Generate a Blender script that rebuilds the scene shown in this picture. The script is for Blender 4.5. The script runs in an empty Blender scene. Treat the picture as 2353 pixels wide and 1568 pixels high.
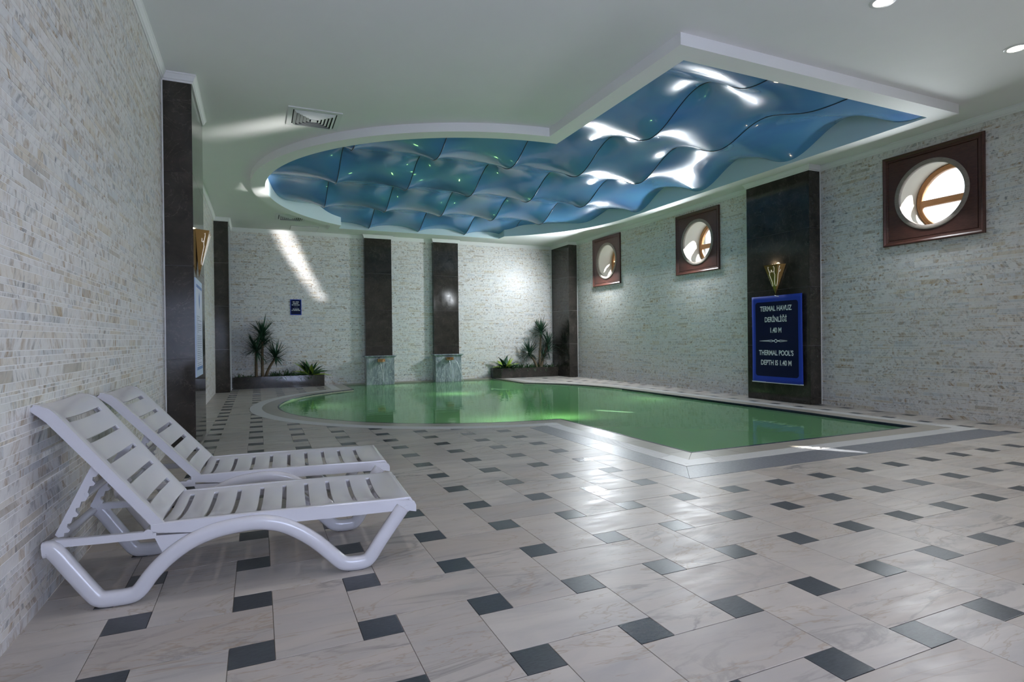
import bpy, bmesh, math, random
import numpy as np
from mathutils import Vector, Matrix
from mathutils.geometry import tessellate_polygon

random.seed(7)
S = bpy.context.scene
COL = S.collection
PI = math.pi

# ------------------------------------------------------------------ camera, sky, sun, large lights, exposure
F_PX, YAW, PITCH, ROLL, CAM_H = 1316.35, .41756, -.00452, -.01142, 1.1013
CAM = Vector((0, 0, CAM_H))
cy_, sy_ = math.cos(YAW), math.sin(YAW)
cp_, sp_ = math.cos(PITCH), math.sin(PITCH)
fwd = Vector((sy_ * cp_, cy_ * cp_, sp_))
rgt = Vector((cy_, -sy_, 0))
up = rgt.cross(fwd)
r2 = math.cos(ROLL) * rgt + math.sin(ROLL) * up
u2 = math.cos(ROLL) * up - math.sin(ROLL) * rgt
camd = bpy.data.cameras.new('camera')
camd.sensor_width = 36
camd.lens = F_PX / 2353 * 36
camd.clip_start = .05
cam = bpy.data.objects.new('camera', camd)
COL.objects.link(cam)
cam.matrix_world = Matrix(((r2.x, u2.x, -fwd.x, 0), (r2.y, u2.y, -fwd.y, 0), (r2.z, u2.z, -fwd.z, CAM_H), (0, 0, 0, 1)))
S.camera = cam
S.view_settings.view_transform = 'Standard'
S.view_settings.look = 'None'
S.view_settings.gamma = 1
S.view_settings.exposure = 0.04
S.view_settings.use_curve_mapping = False
S.cycles.use_light_tree = False
S.cycles.max_bounces = 10
S.cycles.diffuse_bounces = 5
S.cycles.transparent_max_bounces = 12
S.cycles.caustics_reflective = False
S.cycles.caustics_refractive = False
S.cycles.sample_clamp_indirect = 6

W = bpy.data.worlds.new('sky')
S.world = W
W.use_nodes = True
bg = W.node_tree.nodes['Background']
bg.inputs['Color'].default_value = (.86, .93, 1, 1)
bg.inputs['Strength'].default_value = 3.0


def lamp(name, kind, loc, direction, energy, color=(1, 1, 1), **kw):
    d = bpy.data.lights.new(name, kind)
    d.energy = energy
    d.color = color
    for k, v in kw.items():
        setattr(d, k, v)
    o = bpy.data.objects.new(name, d)
    COL.objects.link(o)
    o.location = loc
    o.rotation_euler = Vector(direction).to_track_quat('-Z', 'Y').to_euler()
    return o


SUN_DIR = Vector((-.656, .504, -.561))
lamp('sun', 'SUN', (20, -12, 20), SUN_DIR, 55.0, (1, .95, .88), angle=math.radians(.6))
WIN = [(4.695, 2.96), (9.12, 3.02), (12.43, 3.06), (1.15, 2.96)]      # centres (y, z) of the round windows; the last, out of view, is assumed
for (wy, wz), en in zip(WIN, (32, 76, 165, 28)):
    lamp('window_daylight', 'AREA', (7.98, wy, wz), (-1, 0, -.6), en, (.89, .95, 1), shape='DISK', size=.6)
# added daylight lamp outside an assumed glazed opening behind the camera
lamp('assumed_front_daylight', 'AREA', (1.1, -2.35, 1.3), (-.05, 1, -.05), 165, (.58, .65, 1), shape='RECTANGLE', size=2.1, size_y=1.7)
# unseen lamps added to stand in for sunlight thrown back up by the water surface
for src, aims in (((4.78, 3.9, .03), ((-.45, 8.3, 3.78, .16), (-.1, 7.97, 3.78, .24), (.2, 7.68, 3.78, .28), (.46, 7.42, 3.78, .22))),
                  ((4.83, 7.3, .03), ((.16, 10.62, 3.80, .9), (.19, 10.85, 3.74, .7))),
                  ((4.6, 12.15, .03), ((.66, 14.94, 3.6, .7), (.80, 14.94, 3.28, .8), (.97, 14.94, 2.95, .65), (1.16, 14.94, 2.6, .45), (1.38, 14.94, 2.25, .25)))):
    for ax_, ay_, az_, en in aims:
        lamp('water_glint_stand_in', 'AREA', src, (ax_ - src[0], ay_ - src[1], az_ - src[2]), en, (1, .98, .97), shape='SQUARE', size=.10, spread=math.radians(4.5))
# lamps under the water, number and places assumed from the green glow
for ux, uy, ud, en in ((3.9, 7.05, (.3, .7, .6), 14), (3.0, 7.2, (.1, .8, .5), 9), (3.75, 11.3, (0, 0, 1), 9), (3.2, 14.4, (0, -1, -.2), 16), (5.2, 14.4, (0, -1, -.2), 22), (6.9, 8.5, (-1, 0, -.2), 18), (.7, 10.3, (1, 0, -.2), 10)):
    lamp('underwater_lamp', 'AREA', (ux, uy, -.45), ud, en, (.75, 1, .55), shape='DISK', size=.22)

# ------------------------------------------------------------------ constants of the room
XL, XR, YB, YF, ZC = -.84, 8.20, 14.95, -2.0, 3.78
WATER_Z = -.03

# ------------------------------------------------------------------ mesh helpers


class MB:
    def __init__(self):
        self.v, self.f = [], []

    def add(self, vs, fs):
        o = len(self.v)
        self.v += [tuple(p) for p in vs]
        self.f += [tuple(i + o for i in f) for f in fs]
        return self

    def box(self, x0, x1, y0, y1, z0, z1, skip=''):
        vs = [(x0, y0, z0), (x1, y0, z0), (x1, y1, z0), (x0, y1, z0), (x0, y0, z1), (x1, y0, z1), (x1, y1, z1), (x0, y1, z1)]
        fs = {'b': (0, 3, 2, 1), 't': (4, 5, 6, 7), 'f': (0, 1, 5, 4), 'k': (2, 3, 7, 6), 'l': (3, 0, 4, 7), 'r': (1, 2, 6, 5)}
        return self.add(vs, [f for k, f in fs.items() if k not in skip])

    def obox(self, c, ax, ay, az):
        c, ax, ay, az = map(Vector, (c, ax, ay, az))
        vs = [c + sx * ax + sy * ay + sz * az for sz in (-1, 1) for sx, sy in ((-1, -1), (1, -1), (1, 1), (-1, 1))]
        return self.add(vs, [(0, 3, 2, 1), (4, 5, 6, 7), (0, 1, 5, 4), (2, 3, 7, 6), (3, 0, 4, 7), (1, 2, 6, 5)])

    def loft(self, rings, closed=True, caps=True):
        n = len(rings[0])
        vs = [p for r in rings for p in r]
        fs = []
        for i in range(len(rings) - 1):
            for j in range(n if closed else n - 1):
                a, b = i * n + j, i * n + (j + 1) % n
                fs.append((a, b, b + n, a + n))
        if caps and closed:
            fs.append(tuple(range(n))[::-1])
            fs.append(tuple((len(rings) - 1) * n + j for j in range(n)))
        return self.add(vs, fs)

    def tube(self, path, rad, n=8, caps=True, flat=None, side=None, power=1.0):
        """round or flattened tube; rad scalar or per-point; flat = ratio of the second axis; side = fixed axis"""
        path = [Vector(p) for p in path]
        m = len(path)
        rings = []
        ref = Vector(side) if side is not None else Vector((0, 0, 1))
        for i, p in enumerate(path):
            t = (path[min(i + 1, m - 1)] - path[max(i - 1, 0)]).normalized()
            if side is not None:
                s = ref.normalized()
            else:
                s = t.cross(ref)
                if s.length < 1e-3:
                    s = t.cross(Vector((1, 0, 0)))
                s.normalize()
            q = s.cross(t).normalized()
            r = rad[i] if isinstance(rad, (list, tuple)) else rad
            rf = r * (flat if flat else 1)
            ring = []
            for k in range(n):
                a = 2 * PI * (k + .5) / n
                ca, sa = math.cos(a), math.sin(a)
                if power != 1:
                    ca = math.copysign(abs(ca) ** power, ca)
                    sa = math.copysign(abs(sa) ** power, sa)
                ring.append(p + s * rf * ca + q * r * sa)
            rings.append(ring)
        return self.loft(rings, True, caps)

    def lathe(self, prof, c, n=32, axis='z', caps=False):
        rings = []
        for r, h in prof:
            ring = []
            for k in range(n):
                a = 2 * PI * k / n
                if axis == 'z':
                    ring.append((c[0] + r * math.cos(a), c[1] + r * math.sin(a), c[2] + h))
                else:
                    ring.append((c[0] + h, c[1] + r * math.cos(a), c[2] + r * math.sin(a)))
            rings.append(ring)
        return self.loft(rings, True, caps)

    def poly(self, pts, z, flip=False):
        n = len(pts)
        f = tuple(range(n))
        return self.add([(p[0], p[1], z) for p in pts], [f[::-1] if flip else f])

    def prism(self, pts, z0, z1, bottom=False):
        n = len(pts)
        vs = [(p[0], p[1], z0) for p in pts] + [(p[0], p[1], z1) for p in pts]
        fs = [tuple(range(n, 2 * n))] + [(i, (i + 1) % n, (i + 1) % n + n, i + n) for i in range(n)]
        if bottom:
            fs.append(tuple(range(n))[::-1])
        return self.add(vs, fs)

    def mesh(self, name, smooth=None, fix=False, shift=None):
        me = bpy.data.meshes.new(name)
        v = self.v
        if shift is not None:
            v = [(p[0] - shift[0], p[1] - shift[1], p[2] - shift[2]) for p in v]
        me.from_pydata(v, [], self.f)
        if fix:
            b = bmesh.new()
            b.from_mesh(me)
            bmesh.ops.remove_doubles(b, verts=b.verts, dist=1e-5)
            bmesh.ops.recalc_face_normals(b, faces=b.faces)
            b.to_mesh(me)
            b.free()
        if smooth is not None:
            me.polygons.foreach_set('use_smooth', [True] * len(me.polygons))
            if smooth < 180:
                me.set_sharp_from_angle(angle=math.radians(smooth))
        me.update()
        return me


def tag(o, label=None, cat=None, group=None, kind=None):
    if label: o['label'] = label
    if cat: o['category'] = cat
    if group: o['group'] = group
    if kind: o['kind'] = kind
    return o


def obj(name, me, mat=None, parent=None, loc=None):
    o = bpy.data.objects.new(name, me)
    COL.objects.link(o)
    if mat is not None and not me.materials:
        me.materials.append(mat)
    if parent is not None: o.parent = parent
    if loc is not None: o.location = loc
    return o


def part(name, mb, mat, parent, smooth=None, fix=True, origin=None):
    """a part whose mesh is given in the parent's own coordinates"""
    return obj(name, mb.mesh(name, smooth, fix, origin), mat, parent, origin)


def thing(name, label, cat, loc=(0, 0, 0), rz=0, group=None, kind=None):
    o = bpy.data.objects.new(name, None)
    COL.objects.link(o)
    o.location = loc
    o.rotation_euler = (0, 0, rz)
    o.empty_display_size = .1
    return tag(o, label, cat, group, kind)


def wpart(name, mb, mat, parent, smooth=None, fix=True):
    """a part whose mesh is given in world coordinates; the parent is an unrotated thing"""
    p = parent.location
    q = parent.parent
    off = Vector(p)
    while q is not None:
        off = off + Vector(q.location)
        q = q.parent
    return obj(name, mb.mesh(name, smooth, fix, off), mat, parent)


def dup(o, parent=None):
    c = o.copy()
    COL.objects.link(c)
    c.parent = parent
    for ch in o.children:
        dup(ch, c)
    return c


# ------------------------------------------------------------------ materials


class NT:
    def __init__(self, name):
        self.m = bpy.data.materials.new(name)
        self.m.use_nodes = True
        self.t = self.m.node_tree
        self.b = self.t.nodes['Principled BSDF']
        self.out = self.t.nodes['Material Output']

    def n(self, kind, **kw):
        nd = self.t.nodes.new('ShaderNode' + kind)
        for k, v in kw.items():
            if k.startswith('i_'):
                key = k[2:]
                key = int(key) if key.isdigit() else key.replace('_', ' ')
                if hasattr(v, 'is_output') or isinstance(v, bpy.types.NodeSocket):
                    self.t.links.new(v, nd.inputs[key])
                else:
                    nd.inputs[key].default_value = v
            else:
                setattr(nd, k, v)
        return nd

    def link(self, a, b):
        self.t.links.new(a, b)

    def set(self, **kw):
        for k, v in kw.items():
            s = self.b.inputs[k.replace('_', ' ')]
            if isinstance(v, bpy.types.NodeSocket):
                self.t.links.new(v, s)
            else:
                s.default_value = v if not (isinstance(v, tuple) and len(v) == 3) else (*v, 1)
        return self

    def ramp(self, fac, stops, interp='LINEAR'):
        r = self.n('ValToRGB')
        r.color_ramp.interpolation = interp
        e = r.color_ramp.elements
        while len(e) > 1: e.remove(e[-1])
        e[0].position = stops[0][0]
        e[0].color = (*stops[0][1], 1)
        for p, c in stops[1:]:
            x = e.new(p)
            x.color = (*c, 1)
        self.link(fac, r.inputs[0])
        return r.outputs[0]

    def math(self, op, a, b=0.0, c=0.0):
        nd = self.n('Math', operation=op)
        for i, v in enumerate((a, b, c)):
            if isinstance(v, bpy.types.NodeSocket): self.link(v, nd.inputs[i])
            else: nd.inputs[i].default_value = v
        return nd.outputs[0]

    def mix(self, fac, a, b, mode='MIX'):
        nd = self.n('Mix', data_type='RGBA', blend_type=mode)
        for i, v in ((0, fac), (6, a), (7, b)):
            if isinstance(v, bpy.types.NodeSocket): self.link(v, nd.inputs[i])
            elif isinstance(v, tuple): nd.inputs[i].default_value = (*v, 1) if len(v) == 3 else v
            else: nd.inputs[i].default_value = v
        return nd.outputs[2]

    def rnd(self):
        """a random number per object and per loose piece"""
        o = self.n('ObjectInfo')
        g = self.n('NewGeometry')
        return self.math('FRACT', self.math('ADD', o.outputs['Random'], g.outputs['Random Per Island']))

    def pos(self, rnd=None, scale=(1, 1, 1), spread=40.0):
        g = self.n('NewGeometry')
        p = g.outputs['Position']
        if rnd is not None:
            cmb = self.n('CombineXYZ')
            self.link(self.math('MULTIPLY', rnd, spread), cmb.inputs[0])
            self.link(self.math('MULTIPLY', rnd, spread * 1.7), cmb.inputs[1])
            self.link(self.math('MULTIPLY', rnd, -spread * 1.3), cmb.inputs[2])
            va = self.n('VectorMath', operation='ADD')
            self.link(p, va.inputs[0])
            self.link(cmb.outputs[0], va.inputs[1])
            p = va.outputs[0]
        mp = self.n('Mapping')
        mp.inputs['Scale'].default_value = scale
        self.link(p, mp.inputs[0])
        return mp.outputs[0]

    def noise(self, vec, scale, detail=4, rough=.55, dist=0.0):
        nd = self.n('TexNoise')
        self.link(vec, nd.inputs['Vector'])
        nd.inputs['Scale'].default_value = scale
        nd.inputs['Detail'].default_value = detail
        nd.inputs['Roughness'].default_value = rough
        nd.inputs['Distortion'].default_value = dist
        return nd.outputs['Fac']

    def bump(self, h, strength=.2, dist=.01):
        b = self.n('Bump')
        b.inputs['Strength'].default_value = strength
        b.inputs['Distance'].default_value = dist
        self.link(h, b.inputs['Height'])
        self.link(b.outputs[0], self.b.inputs['Normal'])
        return self


def plain(name, col, rough=.5, metal=0.0, spec=.5, noise=0.0, scale=30):
    t = NT(name)
    t.set(Base_Color=col, Roughness=rough, Metallic=metal)
    t.b.inputs['Specular IOR Level'].default_value = spec
    if noise:
        f = t.noise(t.pos(), scale)
        t.set(Base_Color=t.mix(f, tuple(c * (1 - noise) for c in col), tuple(min(1, c * (1 + noise)) for c in col)))
    return t.m


def vein(t, v, scale, width, dist=1.4, detail=5):
    """thin wandering veins: 1 on the vein, 0 off it"""
    f = t.noise(v, scale, detail, .6, dist)
    d = t.math('ABSOLUTE', t.math('SUBTRACT', f, .5))
    return t.ramp(d, [(0, (1, 1, 1)), (width, (0, 0, 0))])


def mat_marble_tile():
    t = NT('white_marble_tile')
    r = t.rnd()
    v = t.pos(r)
    rot = t.n('Mapping')
    t.link(v, rot.inputs[0])
    cmb = t.n('CombineXYZ')
    t.link(t.math('MULTIPLY', r, 6.0), cmb.inputs[2])
    t.link(cmb.outputs[0], rot.inputs['Rotation'])
    rot.inputs['Scale'].default_value = (.55, 2.2, 1)
    v = rot.outputs[0]
    tone = t.ramp(t.math('FRACT', t.math('MULTIPLY', r, 7.3)), [(0, (.425, .375, .335)), (.5, (.485, .445, .405)), (1, (.385, .335, .295))])
    c = t.mix(t.ramp(t.noise(v, 2.0, 7, .62, .8), [(.40, (0, 0, 0)), (.72, (.85, .85, .85))]), tone, (.33, .31, .30))
    amt = t.ramp(t.math('FRACT', t.math('MULTIPLY', r, 13.7)), [(0, (.1, .1, .1)), (.6, (.45, .45, .45)), (1, (.95, .95, .95))])
    vn = t.math('MULTIPLY', vein(t, v, 1.5, .034, 1.6, 7), t.ramp(t.noise(v, .9, 2), [(.42, (0, 0, 0)), (.62, (1, 1, 1))]))
    c = t.mix(t.math('MULTIPLY', vn, amt), c, (.12, .115, .11))
    c = t.mix(t.math('MULTIPLY', vein(t, v, .8, .010, 2.4), .5), c, (.28, .20, .12))
    t.set(Base_Color=c, Roughness=t.ramp(t.noise(v, 9, 4), [(.3, (.30, .30, .30)), (.7, (.46, .46, .46))]))
    t.b.inputs['Specular IOR Level'].default_value = .32
    t.bump(t.noise(v, 60, 3), .03, .002)
    return t.m


def mat_dark_tile():
    t = NT('dark_slate_tile')
    r = t.rnd()
    v = t.pos(r, (1, 4, 1))
    c = t.ramp(t.noise(v, 40, 6, .7), [(.25, (.018, .021, .026)), (.75, (.062, .07, .082))])
    t.set(Base_Color=c, Roughness=t.ramp(t.math('FRACT', t.math('MULTIPLY', r, 5.1)), [(0, (.22, .22, .22)), (1, (.42, .42, .42))]))
    t.bump(t.noise(v, 70, 4), .12, .003)
    return t.m


def mat_stone_strip():
    t = NT('marble_strip_mosaic')
    r = t.rnd()
    v = t.pos(r)
    W_, C_, G_, B_, T_, D_ = (.72, .70, .68), (.69, .645, .58), (.65, .64, .635), (.58, .59, .605), (.62, .55, .45), (.48, .43, .37)
    base = t.ramp(r, [(0, W_), (.36, (.70, .685, .665)), (.50, C_), (.60, (.70, .66, .61)), (.70, G_), (.79, B_), (.85, W_), (.93, T_), (.975, D_)], 'CONSTANT')
    c = t.mix(t.ramp(t.noise(v, 14, 5, .6), [(.35, (0, 0, 0)), (.8, (.55, .55, .55))]), base, (.58, .57, .565))
    sp = t.n('SeparateXYZ')
    t.link(t.pos(), sp.inputs[0])
    al = t.math('ADD', sp.outputs[0], sp.outputs[1])
    sl = t.math('SUBTRACT', t.math('MULTIPLY', t.math('FRACT', t.math('MULTIPLY', r, 41.7)), 1.8), .9)

    def streaks(fa, fb, seed, lo, hi):
        cb = t.n('CombineXYZ')
        t.link(t.math('ADD', t.math('MULTIPLY', t.math('ADD', al, t.math('MULTIPLY', sp.outputs[2], sl)), fa), t.math('MULTIPLY', r, seed)), cb.inputs[0])
        t.link(t.math('MULTIPLY', sp.outputs[2], fb), cb.inputs[1])
        t.link(t.math('MULTIPLY', r, seed * 1.9), cb.inputs[2])
        return t.ramp(t.noise(cb.outputs[0], 1.0, 6, .68, .5), [(lo, (0, 0, 0)), (hi, (1, 1, 1))])
    amt = t.ramp(t.math('FRACT', t.math('MULTIPLY', r, 17.3)), [(.0, (.15, .15, .15)), (.7, (1, 1, 1))])
    c = t.mix(t.math('MULTIPLY', streaks(17, 6, 300, .50, .68), amt), c, (.29, .175, .075))
    amt2 = t.ramp(t.math('FRACT', t.math('MULTIPLY', r, 29.9)), [(.0, (.1, .1, .1)), (.75, (1, 1, 1))])
    c = t.mix(t.math('MULTIPLY', streaks(23, 8, 700, .51, .70), amt2), c, (.17, .17, .185))
    t.set(Base_Color=c, Roughness=.38)
    t.bump(t.noise(v, 90, 3), .05, .002)
    return t.m


def mat_dark_marble():
    t = NT('dark_brown_marble')
    r = t.rnd()
    v = t.pos(r)
    c = t.ramp(t.noise(v, 5, 8, .68, .4), [(.3, (.017, .0145, .012)), (.6, (.038, .032, .027)), (.8, (.075, .062, .05))])
    c = t.mix(t.math('MULTIPLY', vein(t, v, 2.6, .008, 1.8), .35), c, (.16, .145, .12))
    t.set(Base_Color=c, Roughness=t.ramp(t.noise(v, 12, 3), [(.3, (.06, .06, .06)), (.7, (.12, .12, .12))]))
    t.bump(t.noise(v, 40, 3), .012, .002)
    return t.m


def mat_grey_marble():
    t = NT('grey_streaked_marble')
    v = t.pos(None, (1, 1, .32))
    m = t.n('Mapping')
    t.link(v, m.inputs[0])
    m.inputs['Rotation'].default_value = (0, .35, 0)
    vv = m.outputs[0]
    c = t.ramp(t.noise(vv, 9, 7, .65, .9), [(.3, (.13, .15, .17)), (.55, (.27, .30, .33)), (.8, (.48, .51, .54))])
    c = t.mix(t.math('MULTIPLY', vein(t, vv, 7, .03, 1.4), .6), c, (.60, .62, .63))
    t.set(Base_Color=c, Roughness=.2)
    return t.m


def mat_granite():
    t = NT('grey_granite_border')
    v = t.pos(t.rnd())
    c = t.ramp(t.noise(v, 45, 7, .75), [(.3, (.10, .105, .12)), (.55, (.17, .175, .195)), (.8, (.27, .275, .30))])
    t.set(Base_Color=c, Roughness=.36)
    t.bump(t.noise(v, 80, 3), .08, .002)
    return t.m


def mat_membrane():
    t = NT('blue_stretch_membrane')
    v = t.pos()
    c = t.mix(t.ramp(t.noise(v, 1.2, 3), [(.35, (0, 0, 0)), (.65, (1, 1, 1))]), (.085, .225, .50), (.095, .27, .50))
    t.set(Base_Color=c, Roughness=.24)
    t.b.inputs['Specular IOR Level'].default_value = .12
    t.b.inputs['Coat Weight'].default_value = .55
    t.b.inputs['Coat Roughness'].default_value = .03
    b = t.n('Bump')
    b.inputs['Strength'].default_value = .10
    b.inputs['Distance'].default_value = .002
    t.link(t.noise(v, 130, 2, .5), b.inputs['Height'])
    t.link(b.outputs[0], t.b.inputs['Normal'])
    return t.m


def mat_water():
    t = NT('green_thermal_water')
    nt = t.t
    v = t.pos(None, (.55, 1.9, 1))
    h = t.math('ADD', t.noise(v, 2.2, 3, .5), t.math('MULTIPLY', t.noise(v, 9, 2, .5), .18))
    b = t.n('Bump')
    b.inputs['Strength'].default_value = .05
    b.inputs['Distance'].default_value = .04
    t.link(h, b.inputs['Height'])
    nrm = b.outputs[0]
    dif = t.n('BsdfDiffuse')
    dif.inputs[0].default_value = (.22, .44, .24, 1)
    trl = t.n('BsdfTranslucent')
    trl.inputs[0].default_value = (.35, .72, .36, 1)
    tra = t.n('BsdfTransparent')
    tra.inputs[0].default_value = (.42, .74, .48, 1)
    m1 = t.n('MixShader')
    m1.inputs[0].default_value = .32
    t.link(dif.outputs[0], m1.inputs[1])
    t.link(trl.outputs[0], m1.inputs[2])
    m2 = t.n('MixShader')
    m2.inputs[0].default_value = .34
    t.link(m1.outputs[0], m2.inputs[1])
    t.link(tra.outputs[0], m2.inputs[2])
    gl = t.n('BsdfGlossy')
    gl.inputs['Roughness'].default_value = .03
    t.link(nrm, gl.inputs['Normal'])
    fr = t.n('Fresnel')
    fr.inputs['IOR'].default_value = 1.33
    m3 = t.n('MixShader')
    t.link(fr.outputs[0], m3.inputs[0])
    t.link(m2.outputs[0], m3.inputs[1])
    t.link(gl.outputs[0], m3.inputs[2])
    nt.links.new(m3.outputs[0], t.out.inputs['Surface'])
    return t.m


def mat_glass():
    t = NT('clear_window_glass')
    tra = t.n('BsdfTransparent')
    tra.inputs[0].default_value = (.96, .98, .98, 1)
    gl = t.n('BsdfGlossy')
    gl.inputs['Roughness'].default_value = .02
    fr = t.n('Fresnel')
    fr.inputs['IOR'].default_value = 1.45
    m = t.n('MixShader')
    t.link(t.math('MULTIPLY', fr.outputs[0], .6), m.inputs[0])
    t.link(tra.outputs[0], m.inputs[1])
    t.link(gl.outputs[0], m.inputs[2])
    t.t.links.new(m.outputs[0], t.out.inputs['Surface'])
    return t.m


def mat_stream():
    t = NT('falling_water')
    tra = t.n('BsdfTransparent')
    gl = t.n('BsdfGlossy')
    gl.inputs['Roughness'].default_value = .12
    df = t.n('BsdfDiffuse')
    df.inputs[0].default_value = (.8, .86, .9, 1)
    m = t.n('MixShader')
    m.inputs[0].default_value = .5
    t.link(gl.outputs[0], m.inputs[1])
    t.link(df.outputs[0], m.inputs[2])
    m2 = t.n('MixShader')
    m2.inputs[0].default_value = .62
    t.link(tra.outputs[0], m2.inputs[1])
    t.link(m.outputs[0], m2.inputs[2])
    t.t.links.new(m2.outputs[0], t.out.inputs['Surface'])
    return t.m


def mat_wood(name, a, b, rough=.35, scale=(2, 2, 14)):
    t = NT(name)
    v = t.pos(None, scale)
    t.set(Base_Color=t.ramp(t.noise(v, 7, 6, .65, .5), [(.3, a), (.7, b)]), Roughness=rough)
    return t.m


def emit(name, col, strength):
    t = NT(name)
    t.set(Base_Color=(.9, .9, .9), Emission_Color=col, Emission_Strength=strength)
    return t.m


M = dict(
    tile=mat_marble_tile(), dark=mat_dark_tile(), strip=mat_stone_strip(), dmarble=mat_dark_marble(), gmarble=mat_grey_marble(),
    granite=mat_granite(), membrane=mat_membrane(), water=mat_water(), glass=mat_glass(), stream=mat_stream(),
    grout=plain('pale_grout', (.86, .85, .85), .8), fgrout=plain('brown_floor_grout', (.26, .23, .20), .9),
    ceil=plain('white_ceiling_paint', (.83, .83, .82), .75, noise=.03, scale=2), trim=plain('white_plaster_moulding', (.74, .74, .73), .6),
    aqua=plain('aqua_bounce_tint', (.60, .71, .715), .7), coping=plain('beige_coping_tile', (.33, .30, .255), .28, noise=.08, scale=20), grate=plain('white_plastic_grating', (.55, .54, .53), .4),
    gutter=plain('dark_gutter', (.05, .05, .05), .8), navy=plain('navy_glazed_strip', (.012, .02, .05), .2), basin=plain('pale_green_basin_tile', (.45, .56, .50), .5, noise=.08, scale=8),
    stepline=plain('blue_step_nosing', (.02, .06, .10), .5),
    plastic=plain('white_plastic', (.55, .54, .555), .18), rubber=plain('grey_rubber', (.06, .06, .06), .7),
    mahogany=mat_wood('mahogany_panel', (.05, .017, .012), (.095, .036, .026), .36), oak=mat_wood('light_brown_window_wood', (.42, .20, .08), (.55, .29, .13), .45),
    ring=mat_wood('greyed_wood_ring', (.22, .175, .15), (.32, .27, .235), .5), plaster=plain('cream_plaster_reveal', (.80, .76, .68), .8),
    seam=plain('navy_membrane_seam', (.008, .02, .05), .35), bead=plain('white_corner_bead', (.72, .72, .70), .35), joint=plain('grey_slab_joint', (.36, .35, .34), .7),
    brass=plain('polished_brass', (.50, .33, .13), .15, 1.0), brassdark=plain('dark_brass', (.30, .19, .09), .25, 1.0), glow=emit('lit_cutout_glass', (1, .90, .68), .3),
    lens=emit('downlight_lens', (1, .93, .80), 18), white=plain('white_enamel', (.78, .78, .77), .35), vent=plain('vent_aluminium', (.72, .74, .73), .4), black=plain('vent_void', (.01, .01, .01), .9),
    signblue=plain('royal_blue_print', (.020, .055, .42), .5, spec=.2), signnavy=plain('navy_print', (.0035, .007, .045), .5, spec=.15), signwhite=plain('white_lettering', (.88, .90, .92), .5), paper=plain('pale_blue_poster_paper', (.55, .66, .85), .3), ink=plain('blue_ink', (.10, .20, .50), .4), greyink=plain('grey_ink', (.30, .34, .46), .5),
    bark=plain('palm_bark', (.12, .085, .05), .8, noise=.35, scale=60), leafdark=plain('dark_green_leaf', (.018, .06, .03), .4, noise=.4, scale=18), leafmid=plain('mid_green_leaf', (.05, .12, .04), .45, noise=.4, scale=18), leaflime=plain('lime_leaf', (.30, .42, .05), .45, noise=.25, scale=14), soil=plain('dark_soil', (.03, .022, .016), .95, noise=.4, scale=60),
    aluminium=plain('white_aluminium_frame', (.7, .7, .7), .4),
)


# ------------------------------------------------------------------ outlines of pool and ceiling opening
def union_outline(cx, cyy, R, x0, y0, x1, xb0, xb1, yend, off, n=96, eoff=0):
    """circle with a square bay towards the viewer and one towards the back wall; sections = ('line'|'arc', points)"""
    R, x0, y0, x1, xb0, xb1 = R + off, x0 - off, y0 - off, x1 + off, xb0 - off, xb1 + off
    yend += off * eoff
    pk = cyy - math.sqrt(R * R - (x0 - cx) ** 2)
    kink = (x0, pk)
    aR = math.acos((xb1 - cx) / R)
    aL = math.acos((xb0 - cx) / R)
    aK = 2 * PI - math.acos((x0 - cx) / R)
    arc1 = [(cx + R * math.cos(aR * i / n), cyy + R * math.sin(aR * i / n)) for i in range(n + 1)]
    if arc1[0][0] != x1: arc1[0] = (x1, cyy)
    arc2 = [(cx + R * math.cos(aL + (aK - aL) * i / (2 * n)), cyy + R * math.sin(aL + (aK - aL) * i / (2 * n))) for i in range(2 * n + 1)]
    return [[kink, (x0, y0)], [(x0, y0), (x1, y0)], [(x1, y0), (x1, cyy)], arc1, [arc1[-1], (xb1, yend)], [(xb1, yend), (xb0, yend)], [(xb0, yend), arc2[0]], arc2]


def flat_outline(sec):
    pts = []
    for s in sec: pts += s[:-1]
    return pts


POOL = dict(cx=3.71, cyy=10.25, R=3.40, x0=3.75, y0=4.28, x1=7.11, xb0=1.95, xb1=5.97, yend=14.94)
OPEN = dict(cx=3.72, cyy=10.27, R=3.58, x0=3.65, y0=4.22, x1=7.30, xb0=1.73, xb1=5.70, yend=13.62)


def pool(off): return union_outline(**POOL, off=off)
def opening(off): return union_outline(**OPEN, off=off, eoff=1)


def plate_with_hole(outer, hole, z, down):
    tri = tessellate_polygon([[Vector((*p, 0)) for p in outer], [Vector((*p, 0)) for p in hole]])
    pts = list(outer) + list(hole)
    mb = MB()
    fs = []
    for t in tri:
        a, b, c = (Vector((*pts[i], 0)) for i in t)
        upw = (b - a).cross(c - a).z > 0
        fs.append(tuple(t) if upw != down else tuple(t)[::-1])
    return mb.add([(p[0], p[1], z) for p in pts], fs)


# ------------------------------------------------------------------ floor
floor = obj('floor', plate_with_hole([(XL - .1, YF), (XR + .1, YF), (XR + .1, YB), (XL - .1, YB)], flat_outline(pool(.10)), -.006, False).mesh('floor'), M['fgrout'])
tag(floor, kind='structure')


def clip_half(poly, nx, ny, d):
    """keep the part with nx*x+ny*y >= d"""
    out = []
    for i in range(len(poly)):
        a, b = poly[i], poly[(i + 1) % len(poly)]
        da, db = nx * a[0] + ny * a[1] - d, nx * b[0] + ny * b[1] - d
        if da >= 0: out.append(a)
        if da * db < 0:
            t = da / (da - db)
            out.append((a[0] + t * (b[0] - a[0]), a[1] + t * (b[1] - a[1])))
    return out


def area(p): return abs(sum(p[i][0] * p[(i + 1) % len(p)][1] - p[(i + 1) % len(p)][0] * p[i][1] for i in range(len(p)))) / 2 if len(p) > 2 else 0


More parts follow.
